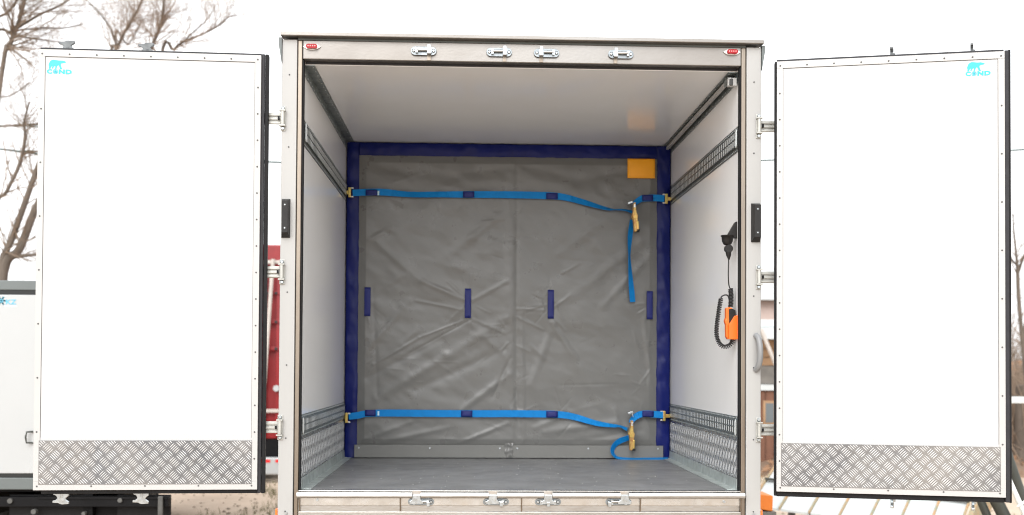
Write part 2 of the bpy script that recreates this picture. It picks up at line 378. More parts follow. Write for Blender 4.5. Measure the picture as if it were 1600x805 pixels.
# --- lock keepers
def keeper(x, zc, tab, top=True):
    ky = -.001 if top else -.003
    w_, h_ = (.128, .044) if top else (.13, .034)
    k = MB().prism(stadium(w_, h_), (x, ky, zc), (1, 0, 0), (0, 0, 1), (0, -1, 0), .006)
    ob = k.build('lock_keeper', 'zinc_plate', T, .0015)
    m2 = MB()
    for s in (-1, 1):
        m2.tube([(x+s*.049, ky-.005, zc), (x+s*.049, ky-.011, zc), (x+s*.049, ky-.013, zc)], [.0085, .0085, .005], 8)
    build_each(m2, 'bolt', 'zinc', ob)
    m3 = MB()
    m3.tube([(x-.036, ky-.016, zc+.003), (x+.036, ky-.016, zc+.003)], .0075, 8)
    for s in (-1, 1): m3.obox((x+s*.034, ky-.012, zc), Vector((.006, 0, 0)), Vector((0, .009, 0)), Vector((0, 0, .012)))
    m3.build('roller_bar', 'zinc', ob)
    tx = x+tab
    m4 = MB()
    if top:
        m4.prism([(-.0105, -.020), (-.008, .026), (.008, .026), (.0105, -.020)], (tx, ky-.008, zc), (1, 0, 0), (0, 0, 1), (0, -1, 0), .022)
    else:
        m4.prism([(-.021, .034), (-.021, .012), (-.034, .004), (-.034, -.008), (.034, -.008), (.034, .004), (.021, .012), (.021, .034)], (tx, ky-.008, zc), (1, 0, 0), (0, 0, 1), (0, -1, 0), .018)
        m4.box(x-tab*1.6-.008, x-tab*1.6+.008, ky-.030, ky-.008, zc-.022, zc+.002)
    m4.build('latch_tab', 'zinc', ob, .002)
    if top: box('tab_slot', 'steel_v', T, tx-.009, tx+.009, -.004, .003, z(2.143), zc-.02)
for i, x in enumerate(locks_t): keeper(x, at(800, 82.5, 0).z, .027 if i < 2 else -.027)
for i, x in enumerate(locks_b): keeper(x, at(800, 784, 0).z, notch[i]-x, False)

# --- red rear marker lights, amber side markers
for px, py in ((487.5, 73.5), (1143.5, 82)):
    q = at(px, py, .003)
    bz = MB().prism([(p_[0], p_[1]) for p_ in [(-.045, 0), (-.026, .0125), (0, .016), (.026, .0125), (.045, 0), (.026, -.0125), (0, -.016), (-.026, -.0125)]], (q.x, .003, q.z), (1, 0, 0), (0, 0, 1), (0, -1, 0), .007).build('marker_light', 'chrome', T, .002)
    MB().prism(stadium(.056, .022), (q.x, -.0041, q.z), (1, 0, 0), (0, 0, 1), (0, -1, 0), .012).build('lens', 'red_lens', bz, .004)
    m2 = MB()
    for i in range(4): m2.tube([(q.x-.0165+i*.011, -.0162, q.z+.001), (q.x-.0165+i*.011, -.0172, q.z+.001)], .0034, 8)
    build_each(m2, 'led_dot', 'led', bz)  # pale pink dots paint in the bright points of the LEDs
box('side_marker', 'amber', T, -1.212, -1.2005, .0, .05, z(-.22), z(-.088), .003)
box('side_marker', 'amber', T, 1.2005, 1.211, .0, .05, z(-.22), z(-.092), .003)

# --- black rubber bumpers
for (xa, xb, ya, yb) in ((438.5, 452, 309.5, 371), (1175.5, 1190, 316.5, 378)):
    a = at(xa, ya, -.03); b = at(xb, yb, -.03)
    x0, x1, z1, z0 = a.x, b.x, a.z, b.z
    m1 = MB(); i = .009
    vs = [(x0, -.003, z0), (x1, -.003, z0), (x1, -.003, z1), (x0, -.003, z1), (x0+.003, -.012, z0+.003), (x1-.003, -.012, z0+.003), (x1-.003, -.012, z1-.003), (x0+.003, -.012, z1-.003),
          (x0+i, -.042, z0+.022), (x1-i*.6, -.042, z0+.022), (x1-i*.6, -.042, z1-.012), (x0+i, -.042, z1-.012)]
    m1.add(vs, [(3, 2, 1, 0), (0, 1, 5, 4), (1, 2, 6, 5), (2, 3, 7, 6), (3, 0, 4, 7), (4, 5, 9, 8), (5, 6, 10, 9), (6, 7, 11, 10), (7, 4, 8, 11), (8, 9, 10, 11)])
    bu = m1.build('rubber_bumper', 'plastic', T, .002)
    xc = (x0+x1)/2+.001; m2 = MB()
    for h in (z1-.034, z0+.045):
        m2.tube([(xc, -.0425, h), (xc, -.0435, h)], .0075, 10)
    build_each(m2, 'screw_recess', 'ink', bu)
    m2 = MB()
    for h in (z1-.034, z0+.045): m2.tube([(xc, -.0436, h), (xc, -.0446, h)], .0032, 8)
    build_each(m2, 'screw', 'zinc', bu)

# --- grab handle on the right post
hx = at(1187, 550, -.03).x; hz0 = at(1185, 582, -.03).z; hz1 = at(1185, 520, -.03).z
pts = []
for i in range(17):
    t = i/16; a = math.sin(math.pi*t)**.45
    pts.append((hx-.012+.012*a, -.004-.038*a, hz0+.012+(hz1-hz0-.024)*t))
MB().tube(pts, [.0145]*17, 10).build('grab_handle', 'handle', T)

# --- hinges on the posts: plate with two bolts and barrel
def hinge(px, py, s):
    q = at(px, py, -.01); x = q.x; zc = q.z
    h = MB()
    h.box(x-.013, x+.013, -.007, -.0025, zc-.062, zc+.062)
    ob = h.build('hinge_plate', 'strap', T, .003)
    m1 = MB()
    for d in (-.05, .05): m1.tube([(x, -.0075, zc+d), (x, -.013, zc+d), (x, -.016, zc+d)], [.0095, .0095, .006], 8)
    build_each(m1, 'bolt', 'zinc', ob)
    m2 = MB(); m2.tube([(x, -.02, zc-.033), (x, -.02, zc+.033)], .010, 10)
    for d in (-.037, .037): m2.box(x-.0135, x+.016*s if s > 0 else x+.0135, -.031, -.0075, zc+d-.003, zc+d+.003) if s > 0 else m2.box(x-.016, x+.0135, -.031, -.0075, zc+d-.003, zc+d+.003)
    m2.build('barrel', 'strap', ob)
    m3 = MB(); m3.box(x+s*.020-.004, x+s*.020+.004, -.020, -.009, zc-.008, zc+.008); m3.build('bush', 'rubber', ob)
    # strap to the door, three pressed ribs
    st = MB(); x0, x1 = sorted((x+s*.010, x+s*.20)); 
    st.box(x0, x1, .0, .004, zc-.029, zc+.029)
    for d in (-.022, -.002, .018): st.box(x0, x1, -.008, -.0005, zc+d-.0055, zc+d+.0055)
    st.build('hinge_strap', 'strap', ob, .002)
HL = [(442, 185, -1), (440.5, 425, -1), (437.5, 668, -1)]
HR = [(1185.5, 197, 1), (1185.5, 433, 1), (1185.5, 672, 1)]
for a in HL+HR: hinge(*a)

# --- inner rails, liners, corner profiles
def cargo_rail(s, z0, z1):
    X = 1.1005; y0, y1 = .062, 1.925
    def bx(mb, d0, d1, ya, yb, za, zb):
        xs_ = sorted((s*(X-d0), s*(X-d1))); mb.box(xs_[0], xs_[1], ya, yb, za, zb)
    H = z1-z0; rail = MB(); bx(rail, 0, .003, y0, y1, z0, z1)
    bx(rail, .0031, .010, y0, y1, z0+H*.20, z0+H*.24)
    bx(rail, .0031, .010, y0, y1, z0+H*.505, z0+H*.545)
    bx(rail, .0031, .010, y0, y1, z0+H*.80, z0+H*.84)
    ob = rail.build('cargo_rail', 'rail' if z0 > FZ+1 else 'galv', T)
    rec = MB(); bx(rec, .0032, .0090, y0+.01, y1-.01, z0+H*.245, z0+H*.50); bx(rec, .0032, .0090, y0+.01, y1-.01, z0+H*.55, z0+H*.795)
    build_each(rec, 'rail_face', 'rail_face', ob)
    rung = MB(); n_ = 42
    for i in range(n_):
        yy = y0+.035+i*(y1-y0-.05)/n_
        for (a, b) in ((.25, .495), (.555, .79)): bx(rung, .0092, .0096, yy-.0095, yy+.0095, z0+H*a, z0+H*b)
    rung.build('rail_slots', 'slot', ob, kind='stuff')
    riv = MB()
    for i in range(60):
        yy = y0+.02+i*(y1-y0-.03)/60
        for hz in (.07, .93): bx(riv, .0031, .0045, yy-.004, yy+.004, z0+H*hz-.003, z0+H*hz+.003)
    riv.build('rail_rivets', 'galv_light' if z0 < FZ+1 else 'galv_light', ob, kind='stuff')
    # plastic-coated end loop at the door
    lp = []
    for i in range(25):
        a = 2*math.pi*i/24; lp.append((s*(X-.013), y0-.001+.010*math.cos(a), (z0+z1)/2+(H*.36)*(abs(math.sin(a))**.35)*math.copysign(1, math.sin(a))))
    MB().tube(lp, .0032, 6).build('rail_end_loop', 'galv_light', ob)
for s in (-1, 1):
    cargo_rail(s, z(1.722), z(1.85)); cargo_rail(s, z(.262), z(.372))
    X = 1.1005
    xs_ = sorted((s*X, s*(X-.003)))
    kp = box('wall_kick_plate', 'liner', T, xs_[0], xs_[1], .063, 1.925, z(.004), z(.260))
    mb = MB(); tread(mb, 1.84, .19, lambda u, v, h: (s*(X-.0031-h), .07+u, z(.058)+v), p=.062, L=.034, wd=.0036, ht=.0020)
    mb.build('tread_bars', 'liner_bar', kp, kind='stuff')
    mb = MB()
    for i in range(22):
        for hz in (.068, .245): 
            q = (s*(X-.003), .09+i*.085, z(hz)); mb.tube([q, (s*(X-.006), q[1], q[2])], .004, 6)
    mb.build('rivets', 'zinc', kp, kind='stuff')
    # floor angle
    MB().prism([(0, .0005), (0, .055), (.003, .055), (.006, .006), (.050, .0035), (.050, .0005)], (s*(X-.0032), .064, FZ), (-s, 0, 0), (0, 0, 1), (0, 1, 0), 1.86).build('floor_angle', 'galv_floor', T)
    # ceiling angle
    ca = MB().prism([(0, 0), (0, -.05), (.003, -.05), (.003, -.003), (.052, -.003), (.052, 0)], (s*(X-.0004), .064, z(2.1265)), (-s, 0, 0), (0, 0, 1), (0, 1, 0), 1.86).build('ceiling_angle', 'galv', T)
    mb = MB()
    for i in range(24):
        yy = .09+i*.077
        mb.tube([(s*(X-.042), yy, z(2.1234)), (s*(X-.042), yy, z(2.1205))], .0035, 6)
        mb.tube([(s*(X-.0036), yy, z(2.085)), (s*(X-.0066), yy, z(2.085))], .0035, 6)
    mb.build('rivets', 'galv_light', ca, kind='stuff')
# white cable trunking under the right ceiling angle, and the grey box at its end
box('cable_trunking', 'strip', T, 1.063, 1.083, .2, 1.92, z(2.098), z(2.116), .003)
box('trunking_end_cap', 'galv', T, 1.058, 1.088, .12, .2, z(2.085), z(2.119), .002)
q0 = at(1137.5, 122, .075); q1 = at(1157, 135, .075)
sw = box('switch_box', 'strip', T, q0.x, 1.0925, .066, .10, q1.z, q0.z, .002)
qa = at(1139.5, 123.5, .064); qb = at(1145, 134, .064)
box('switch', 'ink', sw, qa.x, qb.x, .058, .0655, qb.z, qa.z, .003)
# short lead from the switch up to the ceiling corner
MB().tube([(qb.x-.006, .063, qa.z), (qb.x+.0, .07, qa.z+.015), (1.082, .075, z(2.12))], .0022, 6).build('lead', 'cable', T)

# --- chassis and wheels under the body (out of frame, keeps the truck standing)
for s in (-1, 1):
    box('chassis_rail', 'chassis', T, s*.43-.03, s*.43+.03, .1, 5.6, z(-.42), z(-.20))
    for yy in (1.5, 5.2):
        wx = s*.95
        wh = MB().tube([(wx-.12, yy, .42), (wx-.10, yy, .42), (wx+.10, yy, .42), (wx+.12, yy, .42)], [.38, .42, .42, .38], 28).build('wheel', 'tyre', T)
        MB().tube([(wx-.125, yy, .42), (wx+.125, yy, .42)], .22, 20).build('rim', 'chassis_grey', wh)
        box('axle_half', 'chassis', T, *sorted((s*.1, s*.82)), yy-.05, yy+.05, .37, .47)
box('bumper_beam', 'chassis_grey', T, -1.1, 1.1, .05, .15, .45, .57, .01)
box('cab', 'far_white', T, -1.05, 1.05, 4.6, 6.3, .55, 2.6, .08)

# ------------------------------------------------------------------ rear doors
W_, H_ = 1.056, 2.1245
BEAR = [(270, 425), (290, 385), (318, 366), (345, 357), (380, 363), (440, 371), (500, 370), (545, 381), (569, 398), (545, 410), (505, 416), (480, 425), (474, 450), (484, 487), (503, 526), (462, 526), (452, 484), (430, 452), (408, 478), (398, 520), (372, 520), (385, 488), (372, 468), (350, 488), (338, 520), (318, 512), (330, 480), (322, 474), (304, 492), (296, 520), (266, 526), (270, 490), (262, 455)]
def logo(parent, x0, z1, sc, y):
    """x0,z1: where the zoomed artwork point (232, 355) sits"""
    ux = lambda a: x0+(a-232)*sc; uz = lambda b: z1-(b-355)*sc
    m1 = MB(); prof = [(ux(a), uz(b)) for a, b in BEAR]
    m1.prism(prof, (0, y, 0), (1, 0, 0), (0, 0, 1), (0, -1, 0), .0006)
    # wheel standing in for the O
    cx, cz, r = ux(382), uz(572), 44*sc
    for ra, rb in ((1, .80), (.64, .52)):
        vs = []; n = 24
        for i in range(n):
            a = 2*math.pi*i/n
            vs += [(cx+math.cos(a)*r*ra, y-.0006, cz+math.sin(a)*r*ra), (cx+math.cos(a)*r*rb, y-.0006, cz+math.sin(a)*r*rb)]
        m1.add(vs, [(2*i, 2*i+1, (2*i+3) % (2*n), (2*i+2) % (2*n)) for i in range(n)])
    for i in range(6):
        a = math.pi*i/6; d = Vector((math.cos(a), 0, math.sin(a)))
        m1.obox((cx, y-.0004, cz), d*r*.62, Vector((0, .0002, 0)), Vector((-d.z, 0, d.x))*r*.06)
    for ch, a0, wd in (('C', 234, 92), ('N', 440, 106), ('D', 560, 108)):
        vs, fs = text_mb(ch, 1, 0, 0, 0, .055)
        xs_ = [v[0] for v in vs]; zs_ = [v[2] for v in vs]
        ax, bx_ = min(xs_), max(xs_); az, bz = min(zs_), max(zs_)
        m1.add([(ux(a0+(v[0]-ax)/(bx_-ax)*wd), y-.0006, uz(614-(v[2]-az)/(bz-az)*84)) for v in vs], fs)
    lg = m1.build('logo_sticker', 'cyan', parent)
    vs, fs = text_mb('www.cond.kz', 1, 0, 0, 0)
    xs_ = [v[0] for v in vs]; k = 360/(max(xs_)-min(xs_))
    m2 = MB().add([(ux(255+(v[0]-min(xs_))*k), y-.0006, uz(664-v[2]*30)) for v in vs], fs); m2.build('address_line', 'cyan_pale', parent)

def claw(mb, x, y, zz, dz, face):
    """lock-rod end: shaft and two-pronged cam; dz=+1 up, -1 down; face=True shows its broad side"""
    ex = Vector((1, 0, 0)) if face else Vector((.2, .98, 0)); ey = Vector((0, 0, dz)); ez = ex.cross(Vector((0, 0, 1)))
    prof = [(-.040, .030), (-.040, .040), (-.012, .041), (-.004, .046), (.010, .048), (.040, .046), (.040, .022+.014), (.022, .024), (.028, .014), (.040, .006), (.040, -.010), (-.036, -.010), (-.038, -.001), (-.022, .006), (-.016, .018), (-.026, .028)]
    prof = [(a*.95, (.045-b)) for a, b in prof]
    mb.prism(prof, Vector((x, y, zz))-ez*.007, ex, ey, ez, .014)
    mb.tube([(x+.006, y, zz+dz*.03), (x+.006, y, zz+dz*.085)], .010, 10)

def make_door(side, origin, rz, tilt, label, labelx):
    s = side; x0, x1 = (-W_, 0) if s < 0 else (0, W_)
    d = MB().box(x0, x1, .003, .068, 0, H_).build('rear_door', 'door_panel', T, 0, label=label)
    d.location = origin; d.rotation_euler = (0, tilt, rz)
    st = .029
    for a in ((x0, x1, 0, .040), (x0, x1, H_-.034, H_), (x0, x0+st, .0405, H_-.0345), (x1-st, x1, .0405, H_-.0345)):
        MB().box(a[0], a[1], -.0005, .0025, a[2], a[3]).build('edge_strip', 'strip', d, .0008)
    # thin dark joint beside the strips
    j = MB(); g_ = .0024
    j.box(x0+st, x1-st, .0021, .0029, H_-.0345-g_, H_-.0345)
    j.box(x0+st, x0+st+g_*.7, .0021, .0029, .25, H_-.036); j.box(x1-st-g_*.7, x1-st, .0021, .0029, .25, H_-.036)
    build_each(j, 'panel_joint', 'hole', d)
    sc = MB()
    n = 9
    for i in range(n):
        xx = x0+.016+(x1-x0-.032)*i/(n-1); sc.tube([(xx, -.0005, H_-.022), (xx, -.002, H_-.022)], .0044, 6)
    for i in range(5):
        xx = x0+.018+(x1-x0-.044)*i/4; sc.tube([(xx, -.0005, .019), (xx, -.002, .019)], .0044, 6)
    for xx, m_ in ((x0+.014, 8 if s < 0 else 16), (x1-.014, 16 if s < 0 else 9)):
        for i in range(1, m_): sc.tube([(xx, -.0005, .02+(H_-.05)*i/m_), (xx, -.002, .02+(H_-.05)*i/m_)], .0044, 6)
    build_each(sc, 'screw', 'hole', d)
    # rubber seals
    hs_ = 1 if s < 0 else -1           # hinge side direction
    hx = x1 if s < 0 else x0; mx = x0 if s < 0 else x1
    def seal(xa, xb, ya, yb, za, zb, m='rubber', bev=.003): xs_ = sorted((xa, xb)); return MB().box(xs_[0], xs_[1], ya, yb, za, zb).build('door_seal', m, d, bev)
    if s < 0:
        seal(hx+.0005, hx+.016, .012, .030, -.019, H_+.010, 'rubber_grey'); seal(hx+.0165, hx+.033, .022, .060, -.0215, H_+.012)
        seal(mx+.03, hx+.0004, .02, .045, -.0205, -.0005); seal(mx+.002, hx+.0004, .012, .045, H_+.0005, H_+.0115, 'rubber_grey')
    else:
        seal(hx-.0005, hx-.011, .016, .060, -.0235, H_+.004); seal(mx+.0005, mx+.020, .006, .030, -.024, H_+.006, 'rubber_grey'); seal(mx+.0205, mx+.032, .020, .060, -.027, H_+.012)
        seal(hx-.0004, mx-.0004, .018, .045, -.026, -.0005); seal(hx-.0004, mx-.0004, .012, .045, H_+.0005, H_+.0125, 'rubber_grey')
    # tread plate
    ka, kb = (x0+.025, x1-.026) if s < 0 else (x0+.022, x1-.023)
    kz0, kz1 = .027, .238
    kp = MB().box(ka, kb, -.0022, -.0008, kz0, kz1).build('tread_plate', 'tread', d)
    mb = MB(); tread(mb, kb-ka, kz1-kz0, lambda u, v, h: (ka+u, -.0023-h, kz0+v)); mb.build('tread_bars', 'tread_bar', kp, kind='stuff')
    # lock rods on the outer face with their claws showing above and below
    us = (-.952, -.572) if s < 0 else (.555, .927)
    for u in us:
        MB().tube([(u, .092, -.01), (u, .092, H_+.01)], .013, 10).build('lock_rod', 'zinc', d)
        mb = MB(); claw(mb, u, .085, -.075, 1, s < 0); mb.build('lock_claw', 'zinc', d, .0015); mb = MB(); claw(mb, u, .085, H_+.066, -1, s < 0); mb.build('lock_claw', 'claw_grey', d, .0015)
        MB().box(u-.03, u+.03, .0685, .08, H_-.05, H_-.01).build('rod_guide', 'zinc', d)
    logo(d, labelx[0], labelx[1], labelx[2], .0022)
    return d
# artwork scale: 805 zoom px over 70 photo px -> metres
make_door(-1, (-1.2904, -.060, z(.0137)), .0437, -.0006, 'left rear door', (-1.019, 2.076, .003095/11.5))
make_door(1, (1.2515, -.1024, z(.0130)), -.2305, 0, 'right rear door', (.880, 2.080, .00300/11.5))

# --- socket on the inside of the right post, holder on the wall
sp = T
q = at(1146, 352, .10)
def P(px, py, Y=.10): v = at(px, py, Y); return v
mb = MB()
pr = [at(px, py, .085) for px, py in ((1154.5, 345), (1149, 347), (1138, 366), (1138, 372), (1156.5, 372), (1156.5, 345))]
mb.prism([(p.x, p.z) for p in pr], (0, .085, 0), (1, 0, 0), (0, 0, 1), (0, 1, 0), .030)
brk = mb.build('socket_bracket', 'plastic', T, .002)
a = at(1136.5, 368, .10); 
MB().tube([(a.x, .10, a.z), (a.x, .10, a.z-.006), (a.x, .10, a.z-.0061), (a.x, .10, a.z-.030), (a.x, .10, a.z-.046), (a.x, .10, a.z-.05)], [.034, .034, .030, .028, .020, .012], 20).build('socket', 'plastic', brk)
# ------------------------------------------------------------------ corded remote
RM = thing('corded_remote', tuple(at(1144, 528, .12)), 'orange and black hand control with coiled black cord hanging in its orange holder', 'remote control')
b = at(1138, 389, .10)
pl = MB().tube([(b.x, .083, b.z+.0), (b.x, .11, b.z)], .021, 18)
pl.tube([(b.x, .097, b.z-.018), (b.x+.001, .097, b.z-.034), (b.x+.002, .097, b.z-.048), (b.x+.002, .097, b.z-.056)], [.015, .013, .007, .004], 12)
pl.build('plug', 'plastic', RM, .001)
def P3(px, py, Y=.11): return at(px, py, Y)
def smooth_path(pts, n=8):
    out = []; k = len(pts)
    for i in range(k-1):
        p0, p1, p2, p3 = pts[max(i-1, 0)], pts[i], pts[i+1], pts[min(i+2, k-1)]
        for j in range(n):
            t = j/n; out.append(.5*((2*p1)+(-p0+p2)*t+(2*p0-5*p1+4*p2-p3)*t*t+(-p0+3*p1-3*p2+p3)*t**3))
    out.append(pts[-1]); return out
MB().tube(smooth_path([P3(1138.5, 406, .10), P3(1138, 430, .10), P3(1139, 446), P3(1141.5, 452)]), .0033, 6).build('straight_lead', 'cable', RM)
def coil(path, rad, turns, r):
    path = smooth_path(path, 12); L = [0]
    for i in range(1, len(path)): L.append(L[-1]+(path[i]-path[i-1]).length)
    tot = L[-1]; N = int(turns*10); pts = []
    a = Vector((0, 1, 0)); ii = 0
    for k in range(N+1):
        s_ = tot*k/N
        while ii < len(L)-2 and L[ii+1] < s_: ii += 1
        t = (s_-L[ii])/max(1e-9, L[ii+1]-L[ii]); p = path[ii].lerp(path[ii+1], t); tg = (path[ii+1]-path[ii]).normalized()
        a = (a-tg*a.dot(tg)).normalized(); b_ = tg.cross(a); an = 2*math.pi*turns*k/N
        pts.append(p+(a*math.cos(an)+b_*math.sin(an))*rad)
    return MB().tube(pts, r, 5)
coil([P3(1141.5, 451), P3(1142.5, 465), P3(1141.5, 480)], .0105, 13, .0033).build('coiled_cord', 'cable', RM)
coil([P3(1126.5, 466), P3(1122.5, 490), P3(1119.5, 515), P3(1121, 530), P3(1127, 540), P3(1134, 542), P3(1142, 538), P3(1146, 528)], .0095, 38, .0033).build('coiled_cord', 'cable', RM)
MB().tube(smooth_path([P3(1126.5, 467), P3(1128, 463), P3(1135, 461), P3(1139, 466), P3(1140, 482)]), .004, 6).build('lead_end', 'cable', RM)
def prism_px(mb, pts, Y, d):
    p = [at(px, py, Y) for px, py in pts]; mb.prism([(v.x, v.z) for v in p], (0, Y, 0), (1, 0, 0), (0, 0, 1), (0, 1, 0), d); return mb
hs_ob = prism_px(MB(), [(1134.5, 482), (1137, 480), (1144, 481), (1147, 486), (1147, 527), (1144, 529.5), (1137, 529.5), (1134.8, 526), (1134.5, 507), (1133, 503), (1133, 500), (1134.5, 497)], .095, .035).build('handset', 'orange', RM, .004)
prism_px(MB(), [(1139, 483), (1145, 482.5), (1149.5, 485), (1150, 495), (1144, 499), (1140, 507)], .088, .045).build('handset_grip', 'plastic', RM, .003)
hold = prism_px(MB(), [(1141, 505), (1144, 500), (1148, 493.5), (1157, 492), (1157.2, 530), (1148, 530.5), (1139, 530), (1139, 507)], .075, .06).build('remote_holder', 'orange', T, .004)

# ================================================================== THE CURTAIN
CY = 1.93
CU = thing('insulated_curtain', (0, CY, FZ), 'grey quilted dividing curtain edged in dark blue closing off the load space', 'curtain')
gx0, gx1 = -1.012, 1.004; gz0, gz1 = z(.086), z(2.034)
creases = [  # photo pixels x0,y0,x1,y1, width, amplitude (towards the camera)
 (584, 570, 655, 528, 4, 8), (655, 528, 722, 502, 3, 6), (640, 552, 735, 500, 3, -5), (590, 622, 700, 556, 13, 9), (700, 556, 790, 500, 14, 8),
 (575, 590, 690, 530, 9, -5), (648, 610, 790, 545, 12, -6), (718, 692, 792, 662, 6, 8), (722, 640, 795, 585, 9, 8), (770, 620, 797, 560, 5, -6),
 (782, 548, 794, 536, 3, 5), (600, 690, 700, 668, 8, 6), (563, 560, 640, 470, 9, 5), (590, 380, 660, 440, 10, 5), (660, 440, 728, 470, 7, 7),
 (650, 470, 725, 485, 4, 5), (700, 440, 730, 470, 4, 6), (740, 500, 790, 520, 5, 5), (738, 470, 792, 440, 6, 5), (700, 400, 790, 330, 12, 5),
 (600, 262, 700, 278, 16, -6), (700, 278, 795, 262, 16, -6), (590, 270, 660, 330, 14, 4), (620, 560, 660, 561, 3, 2), (670, 565, 715, 566, 2, 3), (650, 597, 662, 597, 2, 3),
 (583, 450, 590, 620, 6, -3), (797, 243, 797, 695, 14, 6), (808, 243, 806, 695, 6, -5),
 (815, 490, 818, 690, 6, 6), (805, 483, 850, 485, 4, 5), (806, 495, 848, 515, 4, 5), (840, 458, 852, 490, 4, 5), (868, 470, 880, 500, 4, 6), (866, 498, 882, 516, 4, 6), (866, 480, 890, 462, 4, 5),
 (800, 640, 836, 655, 7, 6), (806, 610, 812, 680, 5, -5), (850, 675, 960, 660, 10, 7), (836, 668, 880, 650, 8, 5), (960, 660, 1020, 690, 12, 5), (900, 690, 1000, 672, 8, -4),
 (885, 470, 1000, 380, 14, 5), (870, 400, 960, 330, 14, 4), (940, 480, 1015, 400, 10, 5), (1005, 500, 1022, 620, 7, 6), (990, 520, 1000, 560, 5, 3), (960, 585, 982, 587, 3, 3), (875, 602, 965, 600, 3, -3),
 (820, 260, 900, 284, 16, -6), (900, 284, 1000, 262, 16, -5), (870, 520, 920, 600, 14, 5), (830, 540, 850, 560, 6, 4), (1000, 600, 1022, 570, 4, 4), (1008, 655, 1018, 675, 4, 5),
 (960, 640, 975, 690, 8, 4), (640, 660, 560, 690, 7, 5), (570, 480, 578, 505, 3, 4), (735, 505, 792, 560, 9, 5), (865, 505, 830, 600, 10, 6), (862, 505, 900, 560, 7, 5)]
rs = random.Random(11)
for i in range(22):
    x = rs.uniform(570, 1020); y = rs.uniform(260, 690); a = rs.choice([rs.uniform(-.8, -.2), rs.uniform(.1, .7)]); l = rs.uniform(25, 80)
    creases.append((x, y, x+l*math.cos(a), y+l*math.sin(a), rs.uniform(4, 9), rs.uniform(-3, 4)))
for i in range(95):       # short crisp puckers around the loops, the seam and the edges
    bx_, by_ = rs.choice([(731, 470), (860, 475), (574, 470), (1015, 475), (797, rs.uniform(270, 690)), (rs.uniform(580, 1015), 655), (797, rs.uniform(450, 690)), (rs.uniform(580, 790), rs.uniform(520, 690)), (1012, rs.uniform(500, 690))])
    an = rs.uniform(0, 6.28); d0 = rs.uniform(6, 16); l = rs.uniform(10, 34); x = bx_+d0*math.cos(an); y = by_+d0*math.sin(an)*1.4
    if 566 < x < 1024 and 250 < y < 690: creases.append((x, y, x+l*math.cos(an), y+l*math.sin(an), rs.uniform(2.2, 3.6), rs.uniform(1.2, 4)*rs.choice([1, 1, -1])))
NU, NV = 400, 380
U, V = np.meshgrid(np.linspace(gx0, gx1, NU+1), np.linspace(gz0, gz1, NV+1))
ht = np.zeros_like(U)
for (xa, ya, xb, yb, wd, am) in creases:
    A = at(xa, ya, CY); B = at(xb, yb, CY); ax, az, bx_, bz = A.x, A.z, B.x, B.z
    dx, dz = bx_-ax, bz-az; L2 = dx*dx+dz*dz+1e-9
    t = ((U-ax)*dx+(V-az)*dz)/L2; tc = np.clip(t, 0, 1)
    dd = np.hypot(U-(ax+tc*dx), V-(az+tc*dz)); wm = wd*.0043*.58
    prof = np.exp(-(dd/wm)**2)*(1-.25*np.cos(2*np.pi*tc))
    ht += am*.0006*prof*min(1, (wd+2)/9)
cb = []
for j in range(NV+1):
    for i in range(NU+1):
        x_, z_ = U[j, i], V[j, i]
        n1 = noise.fractal(Vector((x_*2.0+z_*1.2, z_*2.6, 4)), 1.0, 2.0, 4)*.008 + noise.noise(Vector((x_*9+z_*6, z_*7, 9)))*.0014
        eb = min(1, (x_-gx0)/.05, (gx1-x_)/.05, (z_-gz0)/.06+.3, (gz1-z_)/.05)
        cb.append((x_, CY-.006-(ht[j, i]+n1+.012)*max(0, eb), z_))
mb = MB(); mb.add(cb, [(j*(NU+1)+i, j*(NU+1)+i+1, (j+1)*(NU+1)+i+1, (j+1)*(NU+1)+i) for j in range(NV) for i in range(NU)], True)
mb.build('quilted_panel', 'pvc', CU)
box('curtain_back', 'pvc', CU, -1.09, 1.09, CY+.012, CY+.03, z(.002), z(2.118))
def border(x0, x1, z0, z1, vert, seed, n=60):
    def fn(u, v):
        x_ = x0+(x1-x0)*(u if vert else v); z_ = z0+(z1-z0)*(v if vert else u)
        # u runs across when vertical
        c = u if vert else v
        al = v if vert else u
        bul = .010*math.sin(math.pi*u)**.5
        w_ = noise.noise(Vector((x_*12+seed, z_*9, seed)))*.009+noise.noise(Vector((x_*26+seed+z_*9, z_*22, seed)))*.0045
        return (x_, CY-.004-bul-w_, z_)
    return MB().grid(fn, 14, n*2) if vert else MB().grid(fn, 14, n*2)
border(-1.094, -1.010, z(.003), z(2.12), True, 1.3).build('border', 'navy', CU)
border(1.001, 1.094, z(.003), z(2.12), True, 5.1).build('border', 'navy', CU)
border(-1.009, 1.0, z(2.032), z(2.12), False, 8.2).build('border', 'navy', CU)
# flat skirt strips with rivets along the bottom
for xa, xb in ((553.5, 789), (801, 1036)):
    p0 = at(xa, 716, CY-.03).x; p1 = at(xb, 716, CY-.03).x; zt = at(700, 695.5, CY-.03).z
    sk = box('skirt_strip', 'skirt', CU, p0, p1, CY-.034, CY-.029, z(.0055), zt, .001)
    mb = MB(); zc = zt-.02
    for f_ in (.03, .5, .965): xx = p0+(p1-p0)*f_; mb.tube([(xx, CY-.034, zc), (xx, CY-.038, zc)], .0055, 8)
    build_each(mb, 'rivet', 'zinc', sk)
